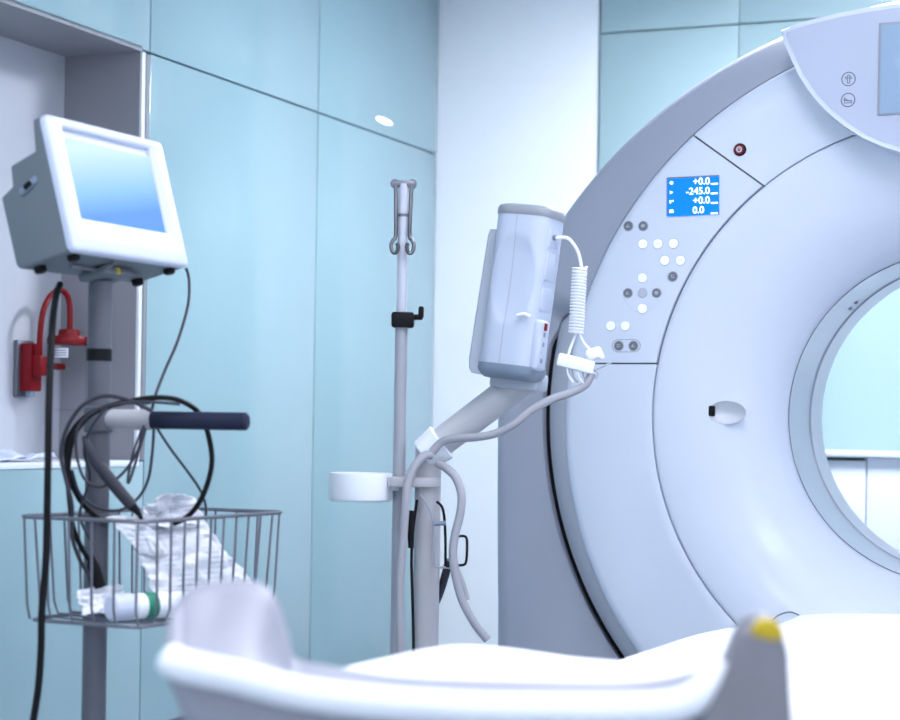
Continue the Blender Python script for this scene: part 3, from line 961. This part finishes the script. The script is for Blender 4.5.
for k in range(0, 6):
    i = .04 + .92 * k / 5; ib = ins + (1 - 2 * ins) * k / 5
    wire([BK(i, 0, ZR), BK(ib, ins * .2, ZR - (ZR - ZBm) * .85), BK(ib, ins * .5, ZBm + .002)])
    wire([BK(i, 1, ZR), BK(ib, 1 - ins * .2, ZR - (ZR - ZBm) * .85), BK(ib, 1 - ins * .5, ZBm + .002)])
mb = MB(); mb.box((PB.x + .005, PB.y, ZR - .004), (.062, .062, .014), .004); mb.build('basket_clamp', 'cartpole', cart)

# papers in the basket
def crumple(name, label, cat, corners, m, amp, nx=26, ny=26, seed=0., sag=0., freq=7.):
    P_ = [Vector(p) for p in corners]
    org = sum(P_, Vector()) / 4
    rows = []
    nrm = (P_[1] - P_[0]).cross(P_[3] - P_[0]).normalized()
    L = (P_[1] - P_[0]).length
    for i in range(ny + 1):
        row = []
        for j in range(nx + 1):
            fu, fv = j / nx, i / ny
            p = (P_[0] * (1 - fu) + P_[1] * fu) * (1 - fv) + (P_[3] * (1 - fu) + P_[2] * fu) * fv
            q_ = Vector((fu * freq + seed, fv * freq, seed))
            d_ = abs(noise.noise(q_)) * 1.4 - .4 + .5 * noise.noise(q_ * 2.3)
            p = p + nrm * amp * d_ + nrm * sag * math.sin(PI * fu) * math.sin(PI * fv)
            p = p + Vector((noise.noise(q_ * .6 + Vector((9, 0, 0))), 0, noise.noise(q_ * .6 + Vector((0, 9, 0))))) * amp * .7
            row.append(p)
        rows.append(row)
    o = MB().grid(rows).build(name, m, solid=.0012, sharp=60)
    return tag(o, label, cat)
crumple('paper_sheet', 'crumpled white printed sheet draped diagonally in the wire basket', 'paper', [at(122, 520, 3.30), at(196, 508, 3.42), at(258, 600, 3.50), at(158, 606, 3.30)], 'packet', .016, seed=2.1, sag=-.02)
crumple('paper_wad', 'crumpled white paper wad on top of the basket, behind the probe tip', 'paper', [at(146, 500, 3.30), at(194, 494, 3.40), at(200, 526, 3.40), at(142, 528, 3.28)], 'packet', .022, seed=5.3, sag=.03, freq=5.)
crumple('paper_sheet', 'folded white sheet edge sticking out left of the probe tip', 'paper', [at(106, 517, 3.28), at(150, 514, 3.32), at(168, 556, 3.32), at(138, 552, 3.29)], 'packet', .008, seed=8.3, sag=-.01, freq=4.)
crumple('foil_packet', 'small crumpled white packet lying on the basket floor left of the tube', 'packet', [at(76, 590, 3.22), at(118, 584, 3.34), at(134, 614, 3.30), at(84, 614, 3.20)], 'packet', .008, seed=1.3, freq=5., sag=.012)
# tube
ta, tb = at(109, 611, 3.20), at(192, 604, 3.305)
zf = ZBm + .0275
ta.z = zf; tb.z = zf
tu = thing('plastic_tube', 'white round tube with a green band lying in the basket', 'tube', ta)
dt = (tb - ta).normalized()
MB().cyl(ta, ta + dt * .045, .0235, 28, .005).build('cap', 'casing', tu)
MB().cyl(ta + dt * .045, tb, .0225, 28, .004).build('body', 'white', tu)
k1, k2 = (tb - ta).length * .40, (tb - ta).length * .53
MB().cyl(ta + dt * k1, ta + dt * k2, .0229, 28).build('green_band', 'green', tu)

# cables on the cart
def cable(label, pts, r, m='black', name='cable', cat='cable', res=8, group=None, close=False):
    P_ = [at(*p) for p in pts]
    o = MB().tube(P_, r, 10, res=res, closed=close).build(name, m, sharp=80)
    return tag(o, label, cat, group)
mon_out = MX @ Vector((-.12, .085, 0))
cable('thick black cable hanging from the monitor down past the basket left side', [(60, 284, 3.335), (56, 296, 3.30), (52, 330, 3.2), (49, 400, 3.14), (48, 460, 3.13), (47, 520, 3.13), (46, 560, 3.13), (42, 610, 3.13), (41, 650, 3.13), (38, 690, 3.13), (30, 740, 3.13), (20, 800, 3.12)], .0062)
cable('thin grey lead curving from the monitor right side down to the handle', [(186, 268, 3.49), (189, 280, 3.49), (188, 305, 3.45), (178, 340, 3.38), (166, 368, 3.34), (158, 388, 3.30), (154, 400, 3.285), (152, 410, 3.28)], .0028, 'cable_dark')
gr = 'leads coiled over the cart handle'
cable('thick black lead looping right of the grip into the basket', [(100, 520, 3.29), (80, 500, 3.28), (68, 470, 3.275), (68, 440, 3.27), (84, 418, 3.265), (110, 406, 3.26), (150, 398, 3.265), (178, 400, 3.28), (198, 412, 3.31), (207, 430, 3.32), (212, 460, 3.32), (206, 488, 3.32), (194, 510, 3.33), (178, 522, 3.34), (158, 524, 3.34)], .0048)
cable('dark lead hanging in the left side of the coil down to a black plug', [(150, 402, 3.262), (120, 403, 3.255), (92, 414, 3.25), (74, 436, 3.25), (68, 470, 3.25), (70, 505, 3.25), (74, 530, 3.26), (84, 552, 3.27), (94, 566, 3.28)], .0045)
cable('grey lead forming the outermost left loop of the coil', [(152, 411, 3.25), (128, 400, 3.25), (104, 396, 3.245), (82, 406, 3.24), (66, 430, 3.24), (61, 456, 3.24), (66, 480, 3.24), (72, 505, 3.24), (72, 535, 3.25), (80, 560, 3.26), (92, 578, 3.275)], .0035, 'cable_dark')
cable('thin lead with a wide low loop ending behind the pole', [(180, 404, 3.265), (140, 402, 3.25), (104, 407, 3.24), (80, 424, 3.235), (76, 450, 3.235), (84, 478, 3.24), (100, 487, 3.245), (122, 474, 3.25), (138, 450, 3.25), (144, 425, 3.25)], .0026, 'cable_dark')
cable('thin lead with a long narrow loop under the handle', [(146, 428, 3.25), (140, 448, 3.25), (130, 480, 3.25), (128, 478, 3.25), (134, 450, 3.25), (144, 426, 3.25)], .0024, 'cable_dark')
cable('thin lead dropping below the handle to the paper wad', [(154, 428, 3.26), (152, 455, 3.27), (148, 480, 3.28), (138, 498, 3.29), (120, 510, 3.29), (98, 508, 3.28), (80, 494, 3.27), (72, 470, 3.26)], .0026, 'cable_dark')
cable('thin lead running from the grip diagonally down to the basket right side', [(157, 428, 3.285), (170, 448, 3.31), (188, 472, 3.36), (200, 490, 3.40), (206, 508, 3.42), (204, 530, 3.43)], .0024, 'cable_dark')
cable('thin lead looping close round the pole under the collar', [(108, 404, 3.24), (90, 430, 3.24), (84, 452, 3.25), (90, 478, 3.27), (80, 515, 3.27), (94, 545, 3.27)], .0026, 'cable_dark')
# plug
pa_, pb_ = at(91, 556, 3.275), at(98, 587, 3.285)
tag(MB().tube([pa_, pa_.lerp(pb_, .4), pb_], [.006, .013, .014], 14).build('cable_plug', 'black'), 'black cable plug hanging inside the basket beside the pole', 'plug')
# probe
pr = thing('probe', 'dark grey pencil probe pointing down into the basket from the coil', 'probe', at(90, 455, 3.245))
MB().tube([at(84, 436, 3.245), at(92, 455, 3.245), at(112, 482, 3.25), at(132, 506, 3.255)], [.004, .010, .0115, .0105], 16, res=3).build('body', M['cable_dark'], pr)
MB().tube([at(131, 505, 3.255), at(137, 511, 3.256), at(142, 519, 3.257)], [.0095, .006, .003], 14).build('tip', 'black', pr)

# ------------------------------------------------------------------ suction regulator in the niche
NB0 = W(0, -ND, 0)
def nw(px, py, off=0.):
    return hit(px, py, W(0, -ND + off, 0), V)
def n_l(p):  # -> room local
    return ROOM.inverted() @ p
rg = thing('suction_regulator', 'red suction regulator with grey back plate on the niche wall', 'regulator', frame(nw(28, 392, 0), V, U, Z))
sn = n_l(nw(18.5, 367, .016)).y
z_t, z_b = n_l(nw(26, 343, .035)).z, n_l(nw(26, 391, .035)).z
mb = MB(); mb.box((-ND + .0085, sn + .035, (z_t + z_b) / 2 - .004), (.016, .08, z_t - z_b + .026), .003, X=ROOM); mb.build('back_plate', 'steel', rg)
mb = MB(); mb.box((-ND + .036, sn + .033, (z_t + z_b) / 2), (.040, .055, z_t - z_b), .005, X=ROOM)
mb.box((-ND + .066, sn + .033, n_l(nw(39, 366, .06)).z), (.034, .040, .058), .005, X=ROOM); mb.build('body', 'red', rg)
q_ = ROOM @ Vector((-ND + .036, sn + .03, z_b)); MB().cyl(q_ + Z * .004, q_ - Z * .018, .013, 16, .003).build('knob', 'box_dark', rg)
# canister
JD = .10
jc = nw(69, 340, JD)
rj = (nw(88, 340, JD) - nw(51, 340, JD)).length / 2 * .92 * .5
zt2, zb2 = nw(69, 344, JD).z, nw(69, 412, JD).z
ja = thing('suction_jar', 'clear suction jar with a red lid hanging in the niche', 'jar', Vector((jc.x, jc.y, zb2)))
JX = Vector((jc.x, jc.y, 0))
rj = .054
MB().lathe([(.001, zb2), (rj * .9, zb2), (rj, zb2 + .006), (rj, zt2), (rj - .003, zt2), (rj - .003, zb2 + .008), (.001, zb2 + .004)], JX, n=40).build('vessel', 'clear', ja)
MB().lathe([(.001, zt2 - .002), (rj + .008, zt2 - .002), (rj + .010, zt2 + .012), (rj + .006, zt2 + .022), (rj * .6, zt2 + .024), (rj * .55, zt2 + .042), (.012, zt2 + .044), (.001, zt2 + .044)], JX, n=40).build('lid', 'red', ja)
mb = MB(); mb.box((JX.x + .075, JX.y - .02, zt2 + .010), (.05, .025, .022), .004); mb.build('lid_spout', 'red', ja)
# label strip on jar front
rows = []
for z_ in (zt2 - .042, zt2 - .014):
    rows.append([Vector((JX.x + (rj + .0008) * math.cos(t), JX.y + (rj + .0008) * math.sin(t), z_)) for t in [math.radians(-150 + 5 * k) for k in range(15)]])
lb = MB().grid(rows).build('label', 'white', ja)
for kz in (.020, .027, .034):
    rows = []
    for z_ in (zt2 - kz - .002, zt2 - kz):
        rows.append([Vector((JX.x + (rj + .0016) * math.cos(t), JX.y + (rj + .0016) * math.sin(t), z_)) for t in [math.radians(-146 + 5 * k) for k in range(13)]])
    MB().grid(rows).build('label_line', 'ink', lb)
mb = MB(); ap = nw(50, 366, .075); mb.tube([ap, Vector((JX.x - .02, JX.y + .03, ap.z)), Vector((JX.x, JX.y, ap.z)) + (ap - JX - Z * ap.z).normalized() * rj], .010, 10); mb.build('holder_arm', 'red', ja)
def ncable(label, pts, r, m):
    o = MB().tube([nw(*p) for p in pts], r, 12, res=8).build('tube', m, sharp=80)
    return tag(o, label, 'tube')
ncable('red tube arching up from the suction regulator in the niche', [(39.5, 357, .07), (40, 335, .075), (43, 312, .08), (49, 298, .08), (56, 291, .085)], .0088, 'red')
ncable('red tube rising from the lid of the suction jar', [(56, 291, .085), (63, 291, .09), (68.5, 299, .095), (70, 315, .10), (69.5, 333, .10)], .0088, 'red')
# crumpled film on the niche shelf
def shelf(px, py): return hit(px, py, (0, 0, ZN + .004), Z)
sh = []
f0 = W(-1.0, -.20, ZN + .006); 
crumple('plastic_film', 'crumpled bluish clear film lying on the niche shelf', 'film', [W(-1.05, -.03, ZN + .012), W(-.40, -.03, ZN + .012), W(-.42, -.22, ZN + .02), W(-1.05, -.22, ZN + .03)], 'plast_blue', .018, 40, 20, seed=4.4, sag=.0, freq=6.)

# ------------------------------------------------------------------ stand beside the scanner
DP = 4.10
pb0 = at(424, 640, DP); PO = Vector((at(427, 540, DP).x, DP, 0))
st = thing('support_stand', 'grey floor post with a bent arm carrying the white instrument box', 'stand', PO)
zel = at(430, 452, DP).z
MB().lathe([(.001, 0), (.24, 0), (.25, .008), (.25, .018), (.23, .028), (.06, .04), (.045, .07), (.001, .07)], PO, n=48).build('base', 'post', st)
MB().cyl(PO + Z * .03, Vector((PO.x, PO.y, zel + .01)), .0285, 32).build('post', 'post', st)
ea = Vector((PO.x, PO.y, zel)); eb_ = at(524, 380, DP - .02)
ad = (eb_ - ea).normalized()
MB().tube([ea - ad * .005, ea + ad * .02, eb_ - ad * .02, eb_], [.029, .032, .034, .034], 32).build('arm', 'arm', st)
tmpm = MB(); cc = ea + ad * .012
tmpm.tube([cc - ad * .025, cc - ad * .022, cc - ad * .0, cc + ad * .024, cc + ad * .027], [.034, .037, .039, .043, .038], 32); tmpm.build('collar', 'white', st, label='white plastic collar')
mb = MB(); bxr = Matrix.Translation(at(519, 381, DP - .03)) @ Matrix.Rotation(math.radians(-20), 4, 'Z') @ Matrix.Rotation(math.radians(6), 4, 'Y')
mb.box((0, 0, 0), (.11, .08, .036), .006, X=bxr); mb.build('mount_block', 'box_g', st)
# wire hooks
def wire2(name, pts, r, m, parent): return MB().tube([at(*p) for p in pts], r, 8, res=3).build(name, m, parent)
wire2('wire_bracket', [(420, 495, 4.065), (424, 500, 4.06), (431, 512, 4.05), (433.5, 530, 4.05), (434, 564, 4.05), (436, 567, 4.05), (446, 567.5, 4.05), (450, 568, 4.05)], .0026, 'seam_l', st)
wire2('wire_bracket', [(437, 502, 4.06), (442, 507, 4.05), (444.5, 520, 4.05), (445.5, 545, 4.05), (445.5, 562, 4.05), (447, 567, 4.05)], .003, 'black', st)
wire2('wire_hook', [(457, 537, 4.05), (462, 536, 4.05), (466.5, 538, 4.05), (467, 550, 4.05), (466, 562, 4.05), (463, 565, 4.05), (455, 565.5, 4.05), (447, 567, 4.05)], .0028, 'black', st)
MB().tube([at(434, 524, 4.045), at(446, 523, 4.045)], .005, 10).build('bracket_clip', 'box_dark', st)

# IV pole clamped to it
DI = 4.12
ivx = at(400, 420, DI); IV = Vector((ivx.x, DI, 0))
iv = thing('iv_pole', 'slim grey steel infusion pole with two hooks and a black clamp', 'infusion pole', Vector((IV.x, IV.y, .03)))
z_top = at(404, 184, DI).z; z_cl = at(400, 320, DI).z; z_bot = .03
MB().cyl((IV.x, IV.y, z_cl - .02), (IV.x, IV.y, z_top), .0112, 24).build('upper_tube', 'poleup', iv)
MB().cyl((IV.x, IV.y, z_bot), (IV.x, IV.y, z_cl + .0), .0138, 24).build('lower_tube', 'pole', iv)
mb = MB(); mb.box((IV.x, IV.y, z_top), (.050, .018, .015), .004)
for sx in (-1, 1): mb.cyl((IV.x + sx * .019, IV.y - .008, z_top), (IV.x + sx * .019, IV.y + .010, z_top), .0100, 16, .002)
mb.build('hook_bar', 'steel', iv)
MB().cyl((IV.x, IV.y, at(404, 217, DI).z), (IV.x, IV.y, at(404, 214, DI).z), .0117, 24).build('tube_ring', 'steel', iv)
zl = at(404, 247, DI).z
for sx in (-1, 1):
    X0 = IV.x + sx * .0185
    pts = [Vector((X0 - sx * .001, IV.y - .004, z_top)), Vector((X0 - sx * .003, IV.y - .012, zl + .06)), Vector((X0 - sx * .003, IV.y - .014, zl + .022)),
           Vector((X0 + sx * .003, IV.y - .018, zl + .012)), Vector((X0 + sx * .0065, IV.y - .020, zl)), Vector((X0 + sx * .002, IV.y - .022, zl - .014)),
           Vector((X0 - sx * .006, IV.y - .024, zl - .014)), Vector((X0 - sx * .009, IV.y - .026, zl - .002)), Vector((X0 - sx * .006, IV.y - .028, zl + .006))]
    MB().tube(pts, .0044, 10, res=5).build('hook', 'chrome', iv)
mb = MB(); mb.box((IV.x + .003, IV.y - .004, z_cl), (.050, .042, .034), .006); ck = mb.build('height_clamp', 'black', iv)
mb = MB(); mb.box((IV.x + .034, IV.y - .012, z_cl + .006), (.026, .012, .012), .003); mb.box((IV.x + .043, IV.y - .012, z_cl + .017), (.012, .014, .026), .004); mb.build('clamp_lever', 'black', ck)
mb = MB(); mb.cyl((IV.x + .016, IV.y - .024, z_cl - .006), (IV.x + .016, IV.y - .018, z_cl - .006), .0032, 12); mb.build('clamp_screw', 'yellow', ck)
zc2 = at(415, 481.5, DI).z
mb = MB(); xa, xb = at(388, 481, DI - .03).x, at(441, 481, DI - .03).x
mb.box(((xa + xb) / 2, DP - .036, zc2), (xb - xa, .014, .022), .003)
mb.box((IV.x, DI - .026, zc2), (.034, .08, .022), .003)
mb.build('joining_clamp', 'post', iv)
# round tray
TC = at(360.5, 487, 4.10)
tr = thing('round_tray', 'round white plastic tray hung on the infusion pole', 'tray', Vector((TC.x, TC.y, TC.z - .031)))
rt = .0695
MB().lathe([(.001, TC.z - .031), (rt - .006, TC.z - .031), (rt - .001, TC.z - .027), (rt, TC.z - .02), (rt, TC.z + .028), (rt - .001, TC.z + .031), (rt - .004, TC.z + .031), (rt - .005, TC.z + .026), (rt - .005, TC.z - .024), (.001, TC.z - .026)], Vector((TC.x, TC.y, 0)), n=64).build('bowl', 'white', tr)
mb = MB(); mb.box((TC.x + rt + .004, TC.y + .005, TC.z + .008), (.020, .02, .03), .003); mb.build('bracket', 'white', tr)

# cables round the stand
cable('grey hose running down the left side of the post to the floor', [(432, 455, 4.055), (424, 456, 4.05), (415, 466, 4.04), (408, 482, 4.035), (406, 500, 4.03), (403, 540, 4.03), (400, 580, 4.03), (400, 630, 4.03), (401, 660, 4.03), (403, 760, 4.02), (404, 860, 4.0)], .0095, 'cable_grey')
cable('grey hose bulging right of the post and ending in a free tip', [(438, 464, 4.06), (446, 468, 4.04), (456, 478, 4.02), (461.5, 495, 4.01), (460, 515, 4.01), (455, 535, 4.01), (453, 555, 4.01), (456, 578, 4.01), (463, 602, 4.01), (475, 624, 4.01), (487.5, 640, 4.01)], .0092, 'cable_grey')
cable('short dark grey hose slanting behind the bracket into the post', [(449, 560, 4.11), (445, 576, 4.12), (440, 592, 4.13), (436, 602, 4.135)], .0090, 'cable_dark')
cable('thin second hose lying along the free tip hose', [(452, 545, 4.02), (456, 566, 4.02), (463, 585, 4.02), (467, 600, 4.02)], .006, 'cable_grey')
cable('thick grey lead sagging from the connector to the arm collar', [(592, 373, 3.99), (585, 385, 3.99), (570, 393, 3.99), (550, 400, 3.99), (530, 411, 3.99), (514, 424, 3.99), (497, 433, 4.00), (478, 437, 4.01), (458, 438.5, 4.03), (442, 442, 4.05), (432, 452, 4.055)], .0090, 'cable_grey')
cable('thin black lead hanging beside the left of the post', [(417, 500, 4.08), (413, 530, 4.065), (411.5, 560, 4.06), (412.5, 600, 4.06), (413.5, 650, 4.06), (414, 760, 4.05)], .0032, 'black')
tag(MB().tube([at(412, 511, 4.06), at(410.5, 524, 4.055), at(411, 548, 4.055)], [.007, .0085, .006], 12).build('cable_plug', 'black'), 'black plug hanging left of the post under the clamp bar', 'plug')

# instrument box on the arm
DX = 4.02
BC = at(511, 377, DX)
bt = math.radians(6.4)
byaw = math.radians(-24)
Rb = Matrix.Rotation(bt, 4, Vector((0, 1, 0))) @ Matrix.Rotation(byaw, 4, 'Z')
BX = Matrix.Translation(BC) @ Rb
ib = thing('instrument_box', 'white rounded instrument box on the bent arm left of the scanner', 'instrument', BX)
HB = .362
def sect(k, w, dp, z, n=64, dent=True):
    row = []
    for j in range(n):
        t = 2 * PI * j / n
        c_, s_ = math.cos(t), math.sin(t)
        e = .55
        x = w * math.copysign(abs(c_) ** e, c_); y = dp * math.copysign(abs(s_) ** e, s_)
        p = Vector((x, y, z))
        if dent and s_ < 0:
            fx = (x + .002) / .050; fz = (z - .205) / .095
            q_ = fx * fx + fz * fz
            if q_ < 1: p.y += .008 * (1 - q_) ** .6
        row.append(p)
    return row
rows = []
for i in range(41):
    f = i / 40
    z = .022 + (HB - .040) * f
    w = .061 + .002 * f; dp = .062 + .002 * f
    rows.append(sect(i, w, dp, z, 96))
MB().grid(rows, closed_v=True, cap0=True, cap1=True).build('housing', 'box', ib, local=True, sharp=60)
rows = [sect(0, .0645, .0645, HB - .020, 96, False), sect(0, .0655, .0655, HB - .015, 96, False), sect(0, .0650, .0650, HB - .006, 96, False), sect(0, .062, .062, HB, 96, False), sect(0, .05, .048, HB + .004, 96, False)]
MB().grid(rows, closed_v=True, cap0=True, cap1=True).build('lid', 'box_lid', ib, local=True, sharp=60, label='grey rounded lid')
rows = [sect(0, .052, .052, -.006, 96, False), sect(0, .060, .062, .002, 96, False), sect(0, .0655, .067, .010, 96, False), sect(0, .0655, .067, .024, 96, False)]
MB().grid(rows, closed_v=True, cap0=True, cap1=True).build('foot_tray', 'box_dark', ib, local=True, sharp=60, label='slate coloured base tray')
# split line
mb = MB(); pts = []
for i in range(31):
    f = i / 30; z = .024 + (HB - .046) * f
    x = -.006; p = Vector((x, 0, z)); w = .061 + .002 * f; dp = .062 + .002 * f
    y = -dp * (max(0, 1 - abs(x / w) ** (2 / .55))) ** (.55 / 2)
    fx = (x + .002) / .050; fz = (z - .205) / .095; q_ = fx * fx + fz * fz
    if q_ < 1: y += .008 * (1 - q_) ** .6
    pts.append(Vector((x, y + .0004, z)))
mb.tube(pts, .0011, 6).build('split_line', 'seam_l', ib, local=True)
# rear shell that shows on the left
rows = []
for z, k in ((.0, .90), (.010, .97), (.03, 1.0), (HB - .06, .93), (HB - .048, .90)):
    rows.append([Vector((x * k, y, z)) for x, y in ((-.112, .020), (-.108, .10), (-.098, .112), (.03, .112), (.035, .10), (.035, .0), (-.104, .008))])
MB().grid(rows, closed_v=True, cap0=True, cap1=True).build('rear_shell', 'box_g', ib, local=True, label='pale grey rear shell')
# port module on the right face
mb = MB(); mb.box((.062, -.020, .072), (.024, .050, .108), .009, 3); pm = mb.build('port_module', 'box', ib, local=True)
mb = MB(); mb.box((.0745, -.026, .112), (.006, .012, .016), .002); mb.build('port', 'red', pm, local=True, label='small red port')
for zz in (.040, .075, .096):
    mb = MB(); mb.box((.0740, -.026, zz), (.004, .010, .010), .002); mb.build('port', 'box_dark', pm, local=True)
for zz, h in ((.17, .05), (.24, .06), (.30, .04)):
    mb = MB(); mb.box((.0600, -.012, zz), (.008, .05, h), .003); mb.build('port_strip', 'box', ib, local=True)
mb = MB(); mb.tube([Vector((.052, -.066, .128)), Vector((.040, -.070, .132)), Vector((.025, -.070, .128))], .004, 10, res=4); mb.build('cable_stub', 'white', ib, local=True)
MB().cyl((.058, -.02, .303), (.070, -.02, .303), .006, 14).build('cord_socket', 'box_dark', ib, local=True)

# coiled cord
cc_ = thing('coiled_cord', 'white coiled cord hanging beside the instrument box', 'cord', at(578, 300, 3.98))
st_ = BX @ Vector((.068, -.02, .303))
DC = 3.985
MB().tube([st_, at(567, 238, DC), at(574, 245, DC), at(579, 255, DC), at(581.5, 268, DC)], .0038, 10, res=6).build('upper_lead', 'white', cc_)
mb = MB(); pts = []
turns = 21; top = at(580, 267, DC); bot = at(576, 333, DC)
for i in range(turns * 12 + 1):
    f = i / (turns * 12); t = 2 * PI * turns * f
    pts.append(top.lerp(bot, f) + Vector((.0145 * math.cos(t), .0145 * math.sin(t), 0)))
mb.tube(pts, .0028, 6).build('coil', 'white', cc_)
MB().tube([at(576, 333, DC), at(573, 341, DC), at(569, 352, DC), at(568, 360, DC)], .003, 8, res=4).build('lower_lead', 'white', cc_)
MB().tube([at(579, 333, DC), at(583, 342, DC), at(590, 350, DC), at(594, 354, DC)], .003, 8, res=4).build('lower_lead', 'white', cc_)
# connector block
cb = thing('lead_connector', 'white lead connector block with ribbed grey leads below the coiled cord', 'connector', at(575, 362, DC))
CX = Matrix.Translation(at(575.5, 363.5, DC)) @ Matrix.Rotation(math.radians(13), 4, 'Y')
mb = MB(); mb.box((0, 0, 0), (.080, .022, .028), .005, X=CX); mb.build('block', 'white', cb)
CX2 = Matrix.Translation(at(594, 353.5, DC)) @ Matrix.Rotation(math.radians(-20), 4, 'Y')
mb = MB(); mb.box((0, 0, 0), (.036, .022, .024), .008, X=CX2); mb.box((.012, 0, -.010), (.014, .014, .014), .005, X=CX2); mb.build('plug', 'white', cb)
for k in range(6):
    a = 567 + k * 5.2; y0_ = 371 + k * .6
    MB().tube([at(a, y0_ - 3, DC), at(a + 1.5, y0_ + 5, DC - .002), at(a + 6, y0_ + 11, DC)] if k < 4 else [at(a, y0_ - 4, DC), at(a + 5, y0_ - 1, DC), at(a + 2, y0_ + 5, DC)], .0022, 8, res=3).build('lead', 'cable_grey' if k % 2 else 'white', cb)
MB().tube([at(590, 372, DC), at(600, 368, DC), at(608, 364, DC), at(611, 363.5, 4.1)], .0016, 6, res=4).build('lead', 'seam_l', cb)

# ------------------------------------------------------------------ world and output
wd = bpy.data.worlds.new('world'); sc.world = wd; wd.use_nodes = True
bg = wd.node_tree.nodes['Background']; bg.inputs[0].default_value = (.6, .75, 1, 1); bg.inputs[1].default_value = .3
sc.view_settings.view_transform = 'Standard'
sc.view_settings.look = 'None'
sc.view_settings.exposure = 0.0
sc.view_settings.gamma = 1
sc.view_settings.use_curve_mapping = False
sc.cycles.use_denoising = True
sc.cycles.max_bounces = 10
sc.cycles.diffuse_bounces = 6
